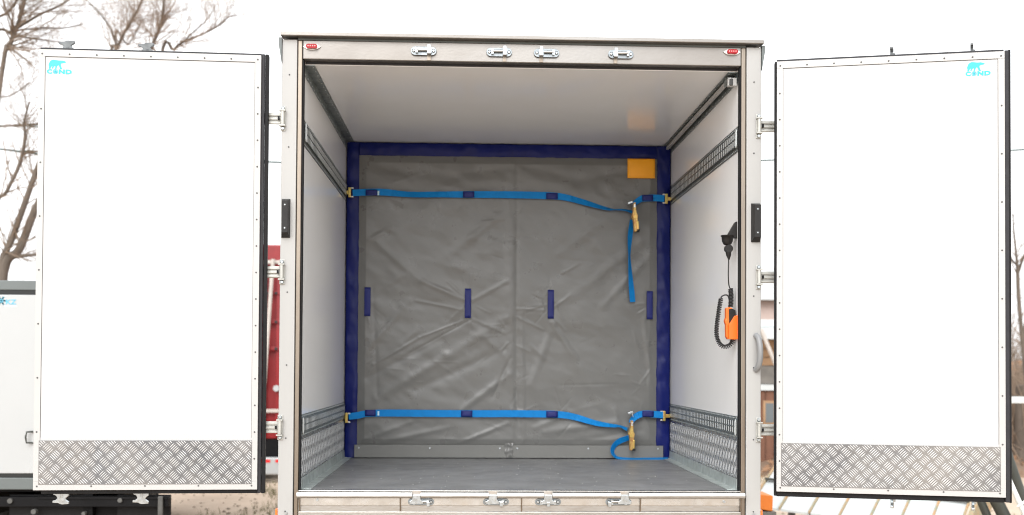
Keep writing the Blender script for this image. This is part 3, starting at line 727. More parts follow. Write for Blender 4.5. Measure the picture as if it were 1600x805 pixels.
# narrow crumpled flap between the two strips
def flap(u, v):
    x_ = at(788, 700, CY).x+u*.058; z_ = z(.006)+v*.10
    return (x_, CY-.036-.010*noise.noise(Vector((x_*40, z_*35, 2)))-.004*math.sin(math.pi*u), z_)
MB().grid(flap, 10, 18).build('centre_flap', 'pvc', CU)
def patch(name, m, xa, ya, xb, yb, d=.030, th=.006, seg=10, sag=.004):
    A = at(xa, ya, CY-d); B = at(xb, yb, CY-d)
    def fn(u, v): return (A.x+(B.x-A.x)*u, CY-d-sag*math.sin(math.pi*u)*math.sin(math.pi*v)-.0012*noise.noise(Vector((u*4, v*7, xa))), B.z+(A.z-B.z)*v)
    m_ = MB().grid(fn, seg, seg, True); o = m_.build(name, m, CU)
    so_ = o.modifiers.new('thickness', 'SOLIDIFY'); so_.thickness = th*.5; so_.offset = 0
    return o
for xa, ya, xb, yb in ((569.5, 449, 578.8, 494), (726.5, 451, 735.8, 497), (856, 453, 865.3, 498), (1010.5, 455, 1019.8, 499)):
    patch('strap_loop', 'navy2', xa, ya, xb, yb)
patch('document_pouch', 'orange_pouch', 980.5, 248, 1023.5, 279, .034, .008)
box('pouch_seam', 'orange_pouch', CU, at(981, 250, CY-.04).x, at(1023, 250, CY-.04).x, CY-.0425, CY-.0405, at(981, 277.6, CY-.04).z, at(981, 276, CY-.04).z)

# ------------------------------------------------------------------ ratchet straps
def strap(loc_px, label, main, lead, tail, sleeves, ends, buckle, silver):
    SY = CY-.046
    st = thing('ratchet_strap', tuple(at(*loc_px, SY)), label, 'ratchet strap', 'blue ratchet straps across the grey curtain')
    def rib(pts, Y=SY):
        P_ = [at(p[0], p[1], p[3] if len(p) > 3 else Y) for p in pts]; hw = [p[2]*.0043/2 for p in pts]
        c = smooth_path([Vector(p) for p in P_], 6); k = 6; out = []
        for i, p in enumerate(c):
            f = min(i/k, len(hw)-1.001); a_ = int(f); h_ = hw[a_]+(hw[a_+1]-hw[a_])*(f-a_)
            t = (c[min(i+1, len(c)-1)]-c[max(i-1, 0)]).normalized()
            side = Vector((-t.z, 0, t.x)); full = .0215
            tw = math.acos(max(-1, min(1, h_/full)))
            out.append((side*math.cos(tw)+Vector((0, 1, 0))*math.sin(tw))*full if h_ < full*.98 else side*h_)
        m = MB(); m.ribbon(c, out, .0012); return m
    rib(main).build('webbing', 'blue', st); rib(lead, SY-.004).build('webbing', 'blue', st); rib(tail, SY-.012).build('loose_tail', 'blue', st)
    # end fittings hooked into the rails
    for i, (px, py) in enumerate(ends):
        q = at(px, py, SY+.01); s = -1 if i == 0 else 1; m = MB()
        m.box(q.x-.009, q.x+.009, SY-.006, SY+.022, q.z-.034, q.z+.034)
        e = m.build('end_fitting', 'gold', st, .003)
        m2 = MB(); xa, xb = sorted((q.x-s*.009, q.x-s*.026)); 
        for d in (-.029, .029): m2.box(xa, xb, SY-.004, SY+.012, q.z+d-.005, q.z+d+.005)
        build_each(m2, 'hook_lug', 'bright', e, .002)
        m3 = MB(); xa, xb = sorted((q.x+s*.010, s*1.092)); m3.box(xa, xb, SY-.001, SY+.018, q.z-.012, q.z+.012); m3.build('rail_tongue', 'gold', e, .002)
    # ratchet: two cheek plates, spool, handle
    bx0, by0, bx1, by1 = buckle
    A = at(bx0, by0, SY-.02); B = at(bx1, by1, SY-.02); ax = (B-A); Ln = ax.length; ax.normalize(); sd_ = Vector((ax.z, 0, -ax.x)); yv = Vector((0, -1, 0))
    prof = [(0, -.006), (0, .006), (Ln*.35, .010), (Ln*.45, .020), (Ln*.6, .016), (Ln*.7, .020), (Ln*.95, .012), (Ln, .006), (Ln, -.006), (Ln*.6, -.010), (Ln*.45, -.018), (Ln*.3, -.010)]
    rb = MB(); rb.prism(prof, A, ax, -sd_, yv, .004); rb.prism(prof, A+yv*.045, ax, -sd_, yv, .004); rbo = rb.build('ratchet', 'gold_red', st, .001)
    c = A+ax*Ln*.5; m = MB(); m.tube([c-yv*.004, c+yv*.056], .013, 14); m.build('spool', 'gold', rbo)
    m = MB(); m.obox(A+ax*Ln*.82+yv*.03+sd_*-.016, ax*Ln*.17, sd_*.007, yv*.022); m.build('handle', 'gold', rbo, .003)
    m = MB(); m.obox(A+ax*Ln*.97+yv*.03+sd_*-.018, ax*.008, sd_*.009, yv*.024); m.build('handle_tip', 'plastic', rbo, .002)
    m = MB(); m.obox(A+ax*Ln*.12+yv*.03, ax*.012, sd_*.006, yv*.020); m.build('pawl', 'bright', rbo, .002)
    q = at(silver[0], silver[1], SY-.03); m = MB(); m.obox(q, Vector((.016, 0, .006)), Vector((0, .010, 0)), Vector((-.003, 0, .006))); m.tube([q+Vector((.012, 0, -.004)), q+Vector((.018, 0, -.03))], .003, 6); m.build('release_lever', 'zinc', rbo, .002)
    for s_ in sleeves: patch('strap_sleeve', 'navy2', s_[0], s_[1], s_[2], s_[3], .0545, .004, 4, .002)
    # sewn-on pale tab near the left end
    q0 = at(590, sleeves[0][1]+2, SY-.004); q1 = at(592.5, sleeves[0][3]-.5, SY-.004)
    MB().box(q0.x, q1.x, SY-.005, SY-.003, q1.z, q0.z).build('sewn_tab', 'cyan_pale', st)
strap((790, 305), 'blue ratchet strap across the upper part of the curtain with tail hanging down',
 [(551, 301.5, 10), (575, 300.5, 10.5), (600, 300.5, 10.5), (640, 304, 9), (690, 304, 9.5), (732, 304, 10.5), (800, 304.5, 11), (860, 306, 11), (885, 309, 10), (915, 317, 9), (945, 325.5, 6), (960, 327.5, 2.5), (975, 328, 3.5), (990, 332, 6)],
 [(990, 322, 5), (994, 316, 8), (1003, 310.5, 10), (1014, 309.5, 10.5), (1026, 309.5, 10.5), (1038, 310.5, 10.5)],
 [(988, 344, 8), (984.5, 370, 8), (983.5, 400, 4), (985, 430, 7), (987, 455, 9), (988.5, 472, 9)],
 [(571.5, 296.5, 589.5, 305.5), (723.5, 299.2, 741, 309), (853.5, 301.5, 871.5, 311.5), (1003.5, 304.5, 1020.5, 314)],
 [(546.5, 301), (1041, 311)], (990, 318, 991.5, 363), (984.5, 317))
strap((790, 647), 'blue ratchet strap across the lower part of the curtain with tail looped on floor',
 [(545, 651, 10), (560, 649, 10.5), (572, 646.5, 10), (600, 645.5, 11), (660, 646, 11), (730, 646.5, 11), (800, 646.5, 11), (865, 647.5, 11), (895, 651, 10), (930, 661, 8), (955, 665, 5), (968, 666, 2.5), (980, 671, 5)],
 [(985.5, 661, 5), (990, 654, 8), (999, 648, 10), (1010, 646.5, 10), (1024, 647.5, 10.5), (1037, 648.5, 10.5)],
 [(983, 684, 8), (970, 688.5, 9), (961, 695, 8), (957, 703, 7), (958.5, 710, 5), (966, 715.5, 3), (985, 717, 2, CY-.07), (1010, 717, 2, CY-.06), (1044, 716.5, 2, CY-.055)],
 [(570.5, 640.5, 587, 650), (720.5, 641.5, 738, 651.5), (853.5, 642.5, 871.5, 652.5), (1003.5, 642, 1021.5, 651.5)],
 [(541.5, 653), (1037.5, 650)], (986.5, 657, 984.5, 703), (985, 645))

# ================================================================== BACKGROUND, LEFT
# white insulated truck body parked behind the left door
WY = 3.1
a = at(-150, 440, WY); b = at(258, 700, WY); zt = at(30, 438.5, WY).z; zb = at(30, 765, WY).z
VT = thing('box_truck', ((a.x+b.x)/2, WY, 0), 'parked white box truck at left edge with grey frame and black chassis', 'truck')
x0, x1 = a.x, b.x
zs = {k: at(30, v, WY).z for k, v in dict(t=438.5, c=453.5, d=460.5, e=740, f=746).items()}
box('box_body', 'far_white', VT, x0+.03, x1-.03, WY+.02, WY+2.6, zb+.05, zt-.03)
box('top_profile', 'far_grey', VT, x0, x1, WY-.01, WY+.05, zs['c'], zt, .006)
box('upper_seal', 'dark_profile', VT, x0+.02, x1-.02, WY-.005, WY+.018, zs['d'], zs['c']-.002)
dx = at(60, 600, WY).x
box('rear_door', 'far_white', VT, x0+.04, dx+.55, WY-.012, WY+.018, zs['e']+.002, zs['d']-.002, .004)
box('rear_door', 'far_white', VT, dx+.56, x1-.04, WY-.012, WY+.018, zs['e']+.002, zs['d']-.002, .004)
box('lower_seal', 'dark_profile', VT, x0+.02, x1-.02, WY-.008, WY+.018, zs['f'], zs['e'])
box('bottom_profile', 'far_grey', VT, x0, x1, WY-.012, WY+.06, zb, zs['f']-.002, .006)
hq = at(44, 683, WY-.02); 
MB().tube([(hq.x+.035, WY-.02, hq.z+.042), (hq.x, WY-.05, hq.z+.04), (hq.x-.006, WY-.055, hq.z), (hq.x, WY-.05, hq.z-.042), (hq.x+.035, WY-.02, hq.z-.044)], .007, 8).build('door_handle', 'olive_pipe', VT)
# sticker: blue snowflake and KZ
m = MB(); q0 = at(8.5, 475.5, WY-.013); vs, fs = text_mb('KZ', .052, q0.x, q0.z, WY-.0135, .0012, 1.2); m.add(vs, fs)
c = at(2, 470, WY-.0135)
for i in range(3):
    an = math.pi*i/3; d = Vector((math.cos(an), 0, math.sin(an))); m.obox(c, d*.034, Vector((0, .0004, 0)), Vector((-d.z, 0, d.x))*.0045)
    for s in (-1, 1):
        for t in (-.5, .5):
            d2 = Vector((math.cos(an+t), 0, math.sin(an+t))); m.obox(c+d*s*.024, d2*.012, Vector((0, .0004, 0)), Vector((-d2.z, 0, d2.x))*.003)
m.build('sticker', 'sky_vinyl', VT)
q0 = at(7, 479.5, WY-.013); q1 = at(26, 478, WY-.013); box('sticker_line', 'cyan_pale', VT, q0.x, q1.x, WY-.0136, WY-.0126, q0.z, q1.z)
# running gear
for s in (-1, 1): box('chassis_rail', 'chassis', VT, (x0+x1)/2+s*.4-.035, (x0+x1)/2+s*.4+.035, WY+.05, WY+3.9, zb-.22, zb-.01)
for xx in (x0+.35, x1-1.25):
    for yy in (WY+1.2, WY+3.6):
        wh = MB().tube([(xx-.12, yy, .36), (xx-.1, yy, .36), (xx+.1, yy, .36), (xx+.12, yy, .36)], [.31, .35, .35, .31], 24).build('wheel', 'tyre', VT)
        MB().tube([(xx-.125, yy, .36), (xx+.125, yy, .36)], .18, 16).build('rim', 'chassis_grey', wh)
box('under_body', 'chassis', VT, x0+.05, x1-.06, WY+.04, WY+2.6, zb-.02, zb-.004)
e = at(262, 772, WY+.25)
box('rear_beam', 'chassis', VT, x0+.1, at(263, 780, WY).x, WY+.0, WY+.07, at(30, 792, WY).z, at(30, 777, WY).z, .004)
box('beam_edge', 'chassis', VT, at(60, 780, WY).x, at(262, 780, WY).x, WY-.01, WY+.05, at(30, 779.5, WY).z, at(30, 776, WY).z)
box('mud_flap', 'rubber', VT, at(8, 790, WY).x, at(140, 790, WY).x, WY+.08, WY+.1, .12, at(30, 775, WY).z)
box('mud_flap', 'rubber', VT, at(178, 790, WY).x, at(262, 790, WY).x, WY+.08, WY+.1, .12, at(30, 775, WY).z)
box('toolbox', 'chassis', VT, at(140, 790, WY).x, at(180, 790, WY).x, WY+.12, WY+.6, .3, at(30, 777, WY).z)
q = at(252, 787, WY); box('shackle', 'chassis_grey', VT, q.x-.02, q.x+.02, WY-.03, WY-.012, q.z-.09, q.z+.06, .008)
for px, py, r in ((187, 782, .018), (15, 783, .02), (52, 800, .02), (130, 803, .015)):
    q = at(px, py, WY-.02); MB().tube([q, q+Vector((0, .05, 0))], r, 10).build('bolt', 'chassis_grey', VT)
box('cab', 'far_white', VT, x0+.1, x1-.6, WY+2.7, WY+4.1, .5, 2.2, .08)
# red lorry farther back
RY = 10.2
zt = at(425, 382, RY).z; zb = at(425, 686, RY).z; x0 = at(250, 500, RY).x; x1 = at(452, 500, RY).x
RT = thing('red_lorry', ((x0+x1)/2, RY, 0), 'red lorry body with ribbed tail standing far behind left door', 'lorry')
box('load_body', 'red_paint', RT, x0, x1, RY+.03, RY+5, zb, zt, .02)
for i in range(8):
    xx = x1-.02-i*(x1-x0)/8; box('rib', 'red_paint', RT, xx-.16, xx-.07, RY-.03, RY+.03, zb+.03, zt-.2, .01)
for py in (410, 458, 503, 545, 642):
    zz = at(425, py, RY).z; box('cross_rail', 'red_paint' if py not in (410, 642) else 'pole', RT, x0, x1-.002, RY-.05, RY-.031, zz-.025, zz+.025, .005)
mb = MB()
for py in (458, 503, 545): 
    for px in (417, 431): q = at(px, py, RY-.06); mb.tube([q, q+Vector((0, .01, 0))], .022, 8)
build_each(mb, 'bolt', 'dark_profile', RT)
q = at(431.5, 607, RY-.1); MB().tube([q, q+Vector((0, .06, 0))], .045, 12).build('lamp', 'far_white', RT)
q0 = at(426.5, 405, RY-.12); q1 = at(413, 600, RY-.12); MB().tube([q0, q1], .028, 8).build('ladder_rail', 'pole', RT)
z1_ = at(425, 714, RY).z; z0_ = at(425, 741, RY).z
box('bumper', 'far_white', RT, x0, x1, RY-.1, RY-.02, max(.1, z0_), z1_, .02)
for px in (300, 350, 413, 445):
    q = at(px, 720.5, RY-.11); box('reflective_stripe', 'reflect_red', RT, q.x-.13, q.x+.08, RY-.108, RY-.101, q.z-.02, q.z+.02)
box('underframe', 'chassis', RT, x0+.1, x1-.02, RY+.05, RY+4.8, .35, zb-.005)
for xx in (x0+.2, x1-.30):
    for yy in (RY+.7, RY+3.6): MB().tube([(xx-.14, yy, .44), (xx-.11, yy, .48), (xx+.11, yy, .48), (xx+.14, yy, .44)], [.40, .45, .45, .40], 22).build('wheel', 'tyre', RT)

# ================================================================== TREES
def grow(mb, p, d, r, L, lvl, rnd, maxl, gn=.12, kids=(4, 7)):
    n = 6 if lvl < 2 else 4; pts = [p.copy()]; rr = [r]
    for i in range(n):
        d = (d+Vector((rnd.gauss(0, gn), rnd.gauss(0, gn), rnd.gauss(.02, gn)))).normalized()
        p = p+d*(L/n); pts.append(p.copy()); rr.append(max(.0016, r*(1-.75*(i+1)/n)))
    mb.tube(pts, [q*.68 for q in rr], 5 if r > .012 else 3, caps=False)
    if lvl >= maxl: return
    for k in range(rnd.randint(*kids)):
        t = rnd.uniform(.2, 1); i = min(n-1, int(t*n)); q = pts[i].lerp(pts[i+1], t*n-i)
        dd = (pts[i+1]-pts[i]).normalized(); o = Vector((rnd.gauss(0, 1), rnd.gauss(0, 1), rnd.gauss(.25, 1))); o = (o-dd*o.dot(dd)).normalized()
        an = rnd.uniform(.45, 1.0); nd = (dd*math.cos(an)+o*math.sin(an)).normalized()
        grow(mb, q, nd, max(.0022, rr[i]*rnd.uniform(.4, .62)), L*rnd.uniform(.38, .62), lvl+1, rnd, maxl, gn*1.15, kids)
def tree(limbs, Y, base_px, label, group, seed, twl=1.1, maxl=2, kids=(4, 6), dens=7, tw='twig', mpp=None):
    """limbs: lists of (px, py, width px); they spring from a trunk standing on the ground at base_px"""
    rnd = random.Random(seed); sc = (Y-CAM.y)/F_
    b = at(base_px, 560, Y)
    t = thing('bare_tree', (b.x, Y, ground_h(b.x, Y)-.02), label, 'tree', group)
    tr = MB(); cr = MB()
    fork = Vector((b.x, Y, 1.4))
    tr.tube([(b.x, Y, -.05), (b.x+.03, Y, .5), (b.x, Y+.02, 1.0), tuple(fork)], [.26, .21, .18, .16], 12)
    tr.build('trunk', 'bark', t)
    for lb in limbs:
        pts = []; rr = []; dy = rnd.uniform(-.8, .8)
        for k, (px, py, wd) in enumerate(lb):
            pts.append(at(px, py, Y+dy*(k/len(lb)))); rr.append(wd*sc*.40)
        side_limb = any(o_ is not lb and math.hypot(q_[0]-lb[0][0], q_[1]-lb[0][1]) < 14 for o_ in limbs for q_ in o_[1 if o_[0][1] > lb[0][1]-1 else 0:])
        if lb[0][1] > 60 and not side_limb and not (lb[0][0] < 0 and lb[0][1] < 300):
            pts.insert(0, fork.copy()); rr.insert(0, rr[0]*1.25)
        sp_ = smooth_path(pts, 5); r_ = []
        for i in range(len(sp_)):
            f = i/5; a_ = min(int(f), len(rr)-2); r_.append(rr[a_]+(rr[a_+1]-rr[a_])*(f-a_))
        MB().tube(sp_, r_, 8).build('limb', 'bark', t)
        Lt = sum((sp_[i+1]-sp_[i]).length for i in range(len(sp_)-1))
        for k in range(int(dens*Lt)):
            i = rnd.randint(int(len(sp_)*.2), len(sp_)-2); dd = (sp_[i+1]-sp_[i]).normalized()
            o = Vector((rnd.gauss(0, 1), rnd.gauss(0, .7), rnd.gauss(.2, 1))); o = (o-dd*o.dot(dd)).normalized(); an = rnd.uniform(.35, 1.1)
            grow(cr, sp_[i].lerp(sp_[i+1], rnd.random()), dd*math.cos(an)+o*math.sin(an), min(.016, r_[i]*.5), twl*rnd.uniform(.5, 1.2), 0, rnd, maxl, .13, kids)
    cr.build('crown', tw, t)
TG = 'bare trees behind the left door'
tree([[(2, 120, 9), (14, 75, 9), (28, 38, 8), (36, 12, 6), (44, -25, 5)], [(-12, 340, 9), (10, 300, 7), (30, 258, 7), (39, 218, 6), (38, 190, 4), (46, 160, 3)],
      [(-30, 60, 8), (0, 46, 6), (22, 54, 5), (60, 62, 3), (100, 66, 2)], [(-20, 30, 7), (8, 22, 5), (24, 4, 5), (34, -20, 4)], [(24, 46, 6), (60, 24, 5), (95, 8, 4), (120, -10, 3)],
      [(10, 50, 4), (60, 44, 3), (100, 44, 2.5), (128, 38, 2)], [(-20, 200, 4), (20, 196, 3.5), (52, 194, 3), (90, 190, 2)], [(-20, 150, 3), (15, 150, 2.5), (45, 130, 2)]],
     8.8, -60, 'bare twiggy tree with long level branches at the far left', TG, 3, twl=.66, maxl=2, kids=(4, 6), dens=11)
tree([[(2, 425, 14), (20, 370, 13), (38, 320, 12), (52, 280, 11), (75, 215, 9), (90, 160, 6), (96, 120, 4)], [(6, 425, 18), (30, 390, 17), (52, 335, 15), (72, 290, 12), (95, 235, 9), (110, 180, 5)],
      [(0, 410, 8), (26, 402, 6), (60, 398, 4)]],
     9.8, -8, 'thick leaning double trunk of a bare tree above the parked white truck', TG, 5, twl=.75, maxl=2, kids=(4, 6), dens=5)
tree([[(176, 120, 7), (184, 76, 5.5), (194, 52, 5), (210, 25, 4.5), (224, -5, 4), (232, -30, 3)], [(230, 120, 8), (237, 75, 7), (248, 48, 6.5), (254, 24, 5.5), (257, -5, 5), (262, -30, 4)],
      [(250, 110, 7), (272, 78, 6), (286, 66, 5), (320, 52, 3.5), (342, 40, 3), (358, 27, 2.2), (372, 24, 1.4)], [(286, 66, 4), (300, 52, 3), (322, 32, 2.2), (336, 12, 1.5)],
      [(184, 76, 4), (170, 40, 3), (150, 15, 2.5), (130, -5, 2)], [(180, 90, 3.5), (200, 70, 3), (214, 48, 2.4), (222, 30, 1.8)]],
     12.5, 225, 'fine branched bare tree rising above the top edge of left door', TG, 8, twl=.74, maxl=2, kids=(3, 6), dens=8, tw='twig2')
tree([[(1600, 560, 8), (1592, 470, 8), (1590, 425, 7), (1588, 400, 5), (1584, 360, 3.5), (1583, 335, 2)], [(1591, 425, 6), (1600, 400, 5), (1612, 380, 4), (1625, 340, 3)], [(1590, 415, 5), (1580, 405, 4), (1565, 380, 3), (1550, 345, 2)],
      [(1600, 520, 5), (1615, 450, 4), (1622, 400, 3)]],
     12.0, 1604, 'small bare tree at the right edge of the photo beyond the open door', None, 21, twl=.8, maxl=2, kids=(4, 6), dens=6, tw='twig')
# scrub far away, both sides: too many stems to count
def scrub(name, n, xr, yr, hr, label, seed, m):
    rnd = random.Random(seed); mb = MB()
    for i in range(n):
        x_ = rnd.uniform(*xr); y_ = rnd.uniform(*yr); h_ = rnd.uniform(*hr)*(.75+.5*noise.noise(Vector((x_*.25, y_*.1, seed)))); p = Vector((x_, y_, -.1))
        d = Vector((rnd.gauss(0, .3), rnd.gauss(0, .3), 1)).normalized(); pts = [p]
        for k in range(5): d = (d+Vector((rnd.gauss(0, .2), rnd.gauss(0, .2), .05))).normalized(); pts.append(pts[-1]+d*h_/5)
        mb.tube(pts, [.02, .017, .013, .010, .006, .003], 3, caps=False)
        for k in range(5):
            j = rnd.randint(1, 4); d2 = Vector((rnd.gauss(0, .7), rnd.gauss(0, .7), rnd.uniform(.1, 1))).normalized(); q = pts[j]
            mb.tube([q, q+d2*h_*.16, q+(d2+Vector((0, 0, .3)))*h_*.3], [.008, .006, .002], 3, caps=False)
    o = mb.build(name, m, kind='stuff'); o['label'] = label; o['category'] = 'scrub'; return o
scrub('scrub', 1500, (-24, -3.5), (16, 26), (2.2, 4.6), 'tangled leafless scrub behind the parked white truck', 1, 'twig2')
scrub('scrub', 1300, (3.0, 26), (22, 32), (3.2, 5.2), 'tangled brown scrub behind the right door', 2, 'twig')
scrub('scrub', 500, (-3.5, 3.0), (24, 30), (2.0, 3.4), 'leafless scrub far behind the truck', 4, 'twig2')
scrub('scrub', 800, (8.6, 14), (11.5, 16), (2.4, 4.1), 'leafless brown bushes at the right edge behind the pale rail', 9, 'twig')
# overhead wires
def wire(pts, r, name, label):
    o = MB().tube(smooth_path([Vector(p) for p in pts], 10), r, 6).build(name, 'wire'); return tag(o, label, 'cable')
WYY = 9.0
wire([at(-900, 120, WYY), at(0, 233, WYY), at(52, 236.5, WYY), at(427, 253.5, WYY), at(820, 262, WYY), at(1200, 250.5, WYY), at(1590, 234.5, WYY), at(2600, 160, WYY)], .013, 'overhead_cable', 'dark green overhead cable sagging behind the truck')
wire([at(-900, 150, 14), at(0, 196, 14), at(60, 195.5, 14), at(400, 190, 14), at(427, 189.5, 14)], .011, 'overhead_cable', 'thin brownish cable through the branches above the dark green one')

# ================================================================== BACKGROUND, RIGHT
# sloping roof of white sheets with rusty battens, low to the ground
rA, rB = 4.6, 5.8                     # near and far depth
def roofp(px, t, lift=0):            # px measured along the near eave, t up the slope
    p = at(px, 794 + (px-1208)*.13, rA); q = Vector((p.x*1.045+.66, rB, p.z*.55+.70)); v = p.lerp(q, t); v.z += lift; return v
e0 = [1172+i*46.5 for i in range(8)]
LR = thing('lean_to_roof', (roofp(1340, 0).x, rA, 0), 'low sloping roof of white sheets with rusty seams behind the right door', 'roof')
for i in range(len(e0)-1):
    a, b = e0[i]+1, e0[i+1]-1
    vs = [roofp(a, 0), roofp(b, 0), roofp(b, 1), roofp(a, 1)]; n_ = Vector((0, 0, -.02))
    MB().add(vs+[v+n_ for v in vs], [(0, 1, 2, 3), (7, 6, 5, 4), (0, 4, 5, 1), (1, 5, 6, 2), (2, 6, 7, 3), (3, 7, 4, 0)]).build('roof_sheet', 'sheet', LR)
for i in range(len(e0)):
    a = roofp(e0[i], -.01, .012); b = roofp(e0[i], 1.01, .012); d = (b-a)
    MB().obox((a+b)/2, d/2, Vector((.009, 0, 0)), Vector((0, 0, .010))).build('seam_batten', 'rust', LR)
for t in (.33, .66):
    a = roofp(e0[0], t, .03); b = roofp(e0[-1], t, .03); MB().obox((a+b)/2, (b-a)/2, Vector((0, .018, 0)), Vector((0, 0, .012))).build('cross_batten', 'olive_pipe', LR)
a = roofp(e0[-1]+5, 0); b = roofp(e0[-1]+5, 1)
MB().add([a, b, b-Vector((0, 0, .5)), a-Vector((0, 0, .22)), a+Vector((.05, 0, 0)), b+Vector((.05, 0, 0)), b+Vector((.05, 0, -.5)), a+Vector((.05, 0, -.22))],
 [(0, 1, 2, 3), (7, 6, 5, 4), (0, 4, 5, 1), (1, 5, 6, 2), (2, 6, 7, 3), (3, 7, 4, 0)]).build('gable_board', 'rust', LR)
for i in (0, 2, 5, 7):
    for t in (.05, .95):
        v = roofp(e0[i], t); MB().box(v.x-.03, v.x+.03, v.y-.03, v.y+.03, -.02, v.z-.025).build('post', 'grey_board', LR)
# orange board leaning beside it
q0 = at(1181, 772, 3.2); q1 = at(1208, 797, 3.2)
OB = MB().prism([(q0.x, q0.z), (q1.x, q0.z-.015), (q1.x-.004, q1.z-.012), (q0.x, q1.z+.01)], (0, 3.2, 0), (1, 0, 0), (0, 0, 1), (0, 1, 0), .3).build('crate', 'orange_box', None, .006)
tag(OB, 'plain orange crate standing between the truck and the white sheet roof', 'crate')
ST = MB().box(q0.x-.05, q1.x+.02, 3.18, 3.55, -.02, q1.z-.013).build('plinth', 'grey_board'); tag(ST, 'grey timber block carrying the orange crate', 'block')
# brown wooden shed behind, seen through the gap
SY_ = 12.5
def Z(py, Y=SY_): return at(1200, py, Y).z
sx0 = at(1130, 560, SY_).x; sx1 = at(1420, 560, SY_).x
SH = thing('wooden_shed', ((sx0+sx1)/2, SY_, 0), 'brown plank shed with pale roof edge seen through the gap beside right door', 'shed')
box('wall_core', 'grey_board', SH, sx0+.05, sx1-.05, SY_+.05, SY_+3, 0, Z(532))
n_ = 22; pw = (sx1-sx0)/n_
pm = None
for i in range(n_):
    box('plank', 'wood', SH, sx0+i*pw+.005, sx0+(i+1)*pw-.005, SY_, SY_+.045, 0, Z(611))
for k, (ya, yb) in enumerate(((532, 545), (546, 558), (559, 571))):
    box('board', 'wood_tan', SH, sx0, sx1, SY_-.01-.004*k, SY_+.045, Z(yb), Z(ya))
box('grey_fascia', 'grey_board', SH, sx0, sx1, SY_-.02, SY_+.04, Z(600), Z(572))
box('pale_rail', 'sheet', SH, sx0, sx1, SY_-.05, SY_-.005, Z(610), Z(601))
box('roof', 'sheet', SH, sx0-.2, sx1+.2, SY_-.35, SY_+3.2, Z(531), Z(513), .01)
box('roof_snow_edge', 'sheet', SH, sx0-.1, sx1+.1, SY_-.1, SY_+3, Z(512), Z(500), .02)
q = at(1201, 645, SY_); wn = box('window', 'wood_tan', SH, q.x-.10, q.x+.12, SY_-.03, SY_-.002, q.z-.2, q.z+.2); box('pane', 'glass', wn, q.x-.06, q.x+.08, SY_-.036, SY_-.031, q.z-.16, q.z+.16)
q0 = at(1189, 515, SY_-.4); q1 = at(1212, 570, SY_-.4); MB().tube([q0, q1], .035, 8).build('diagonal_brace', 'pole', SH)
# a pink plastered house behind the shed
HY = 19; hx0 = at(1120, 500, HY).x; hx1 = at(1290, 500, HY).x
HO = thing('house', ((hx0+hx1)/2, HY, 0), 'pale pinkish plastered house far behind the brown shed', 'house')
pink = mat('pink_plaster', (.50, .40, .36), .85, var=.1, vscale=1)
box('wall', pink, HO, hx0, hx1, HY, HY+6, 0, at(1200, 470, HY).z)
ra = at(1200, 470, HY).z; MB().prism([(hx0-.3, ra+.002), (hx1+.3, ra+.002), ((hx0+hx1)/2, ra+.75)], (0, HY-.3, 0), (1, 0, 0), (0, 0, 1), (0, 1, 0), 6.6).build('roof', 'sheet', HO)
for px in (1228, 1252):
    q = at(px, 492, HY); f = box('window', 'sheet', HO, q.x-.16, q.x+.16, HY-.03, HY-.002, q.z-.15, q.z+.2); box('pane', 'glass', f, q.x-.12, q.x+.12, HY-.036, HY-.031, q.z-.11, q.z+.16)
# dark pipes and white tube leaning at the right edge
PY = 3.0
PF = thing('pipe_stack', tuple(at(1585, 860, PY)), 'dark painted pipes leaning at the bottom right beside the open door', 'pipes')
PF.location.z = 0
def bar(x0, y0, x1, y1, wd, m, Y=PY, nm='pipe', par=None):
    a = at(x0, y0, Y); b = at(x1, y1, Y); d = (b-a).normalized(); b = b+d*((0.0-b.z)/d.z if d.z < -.05 else 0)
    o = MB().tube([a, b], wd*(Y-CAM.y)/F_/2, 14).build(nm, m, par); return o
bar(1566, 690, 1606, 806, 17, 'olive_pipe', PY, 'pipe', PF)
bar(1527, 770, 1545, 812, 13, 'olive_pipe', PY+.1, 'pipe', PF)
bar(1545, 760, 1572, 812, 20, 'olive_pipe', PY+.05, 'pipe', PF)
WP = bar(1572, 740, 1602, 806, 8.5, 'white_pipe', PY-.4, 'white_pole'); tag(WP, 'thin white pole leaning in front of the dark pipes', 'pole')
q0 = at(1589, 792, PY-.42); q1 = at(1602, 784, PY-.42); br = MB().tube([q0, q1], [.006, .014], 8).build('bracket', 'white_pipe', WP)
# standing white pole far right
q = at(1592, 625, 9.5); o = MB().box(q.x-.4, q.x+1.2, 9.45, 9.55, q.z-.045, q.z+.045).build('white_rail', 'sheet', None, .005); tag(o, 'pale horizontal rail at the right edge in front of brown scrub', 'rail')
q = at(1594, 645, 9.8); 
for xx in (-.3, 1.0): MB().box(q.x+xx, q.x+xx+.03, 9.56, 9.59, -.05, q.z+.1).build('rail_post', 'wood', o)

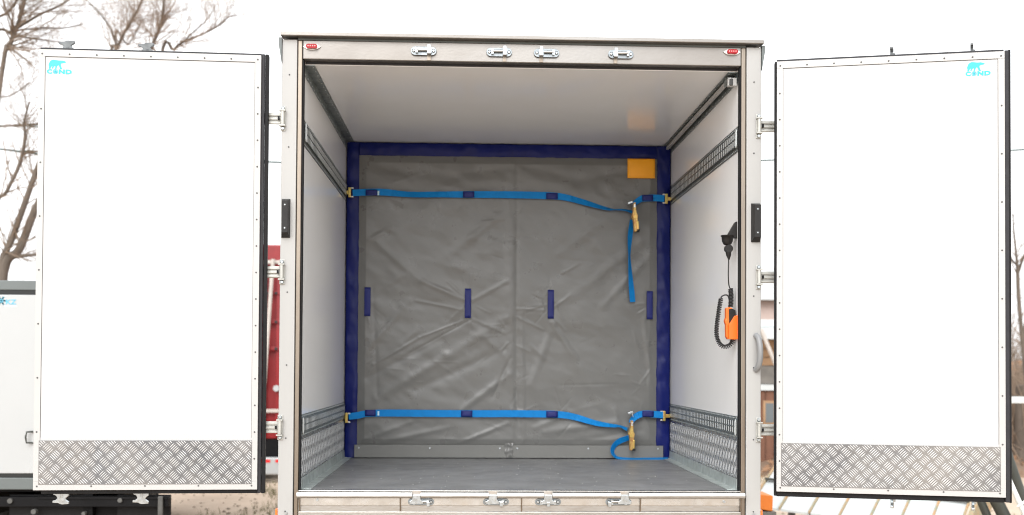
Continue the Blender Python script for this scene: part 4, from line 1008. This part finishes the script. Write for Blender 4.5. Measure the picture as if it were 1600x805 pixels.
# --- ground cover
rnd = random.Random(5); mb = MB()
for i in range(5200):
    x_ = rnd.uniform(-9, 10); y_ = rnd.uniform(3.0, 13.5)
    if rnd.random() < .5: x_ = rnd.uniform(-3.2, -1.2) if rnd.random() < .5 else rnd.uniform(.8, 5)
    if noise.noise(Vector((x_*.7, y_*.7, 0))) < .02: continue
    h_ = rnd.uniform(.04, .14); z0 = ground_h(x_, y_)-.01
    for k in range(4):
        a = rnd.uniform(0, 6.28); lx, ly = math.cos(a)*h_*.5, math.sin(a)*h_*.5; px_, py_ = -math.sin(a)*.004, math.cos(a)*.004
        mb.add([(x_-px_, y_-py_, z0), (x_+px_, y_+py_, z0), (x_+lx, y_+ly, z0+h_)], [(0, 1, 2)])
o = mb.build('dry_grass', 'grass', kind='stuff'); o['label'] = 'tufts of dry grass on the brown dirt'; o['category'] = 'grass'
mb = MB()
for i in range(2600):
    x_ = rnd.uniform(-5, 6); y_ = rnd.uniform(3.0, 14); r_ = rnd.uniform(.008, .03); z0 = ground_h(x_, y_)
    vs = [(x_+r_*a*rnd.uniform(.7, 1.2), y_+r_*b*rnd.uniform(.7, 1.2), z0+r_*c*.7) for a, b, c in ((1, 0, 0), (0, 1, 0), (-1, 0, 0), (0, -1, 0), (0, 0, 1))]
    mb.add(vs, [(0, 1, 4), (1, 2, 4), (2, 3, 4), (3, 0, 4)])
o = mb.build('gravel', 'pebble', kind='stuff'); o['label'] = 'scattered pebbles on the dirt yard'; o['category'] = 'gravel'
mb = MB()
for i in range(9000):
    u, v = rnd.random()**1.5, rnd.random()*.6; c = Vector(bank_fn(u, v)); s_ = rnd.uniform(.03, .08); c.z += s_*.5
    a = Vector((rnd.gauss(0, 1), rnd.gauss(0, 1), rnd.gauss(0, .6))).normalized()*s_; b = a.orthogonal().normalized()*s_*.6
    mb.add([c-a, c+b, c+a, c-b], [(0, 1, 2, 3)])
o = mb.build('leaf_litter', 'leaf', kind='stuff'); o['label'] = 'brown dead leaves covering the earth bank at right'; o['category'] = 'leaves'
print('objects', len(bpy.data.objects))
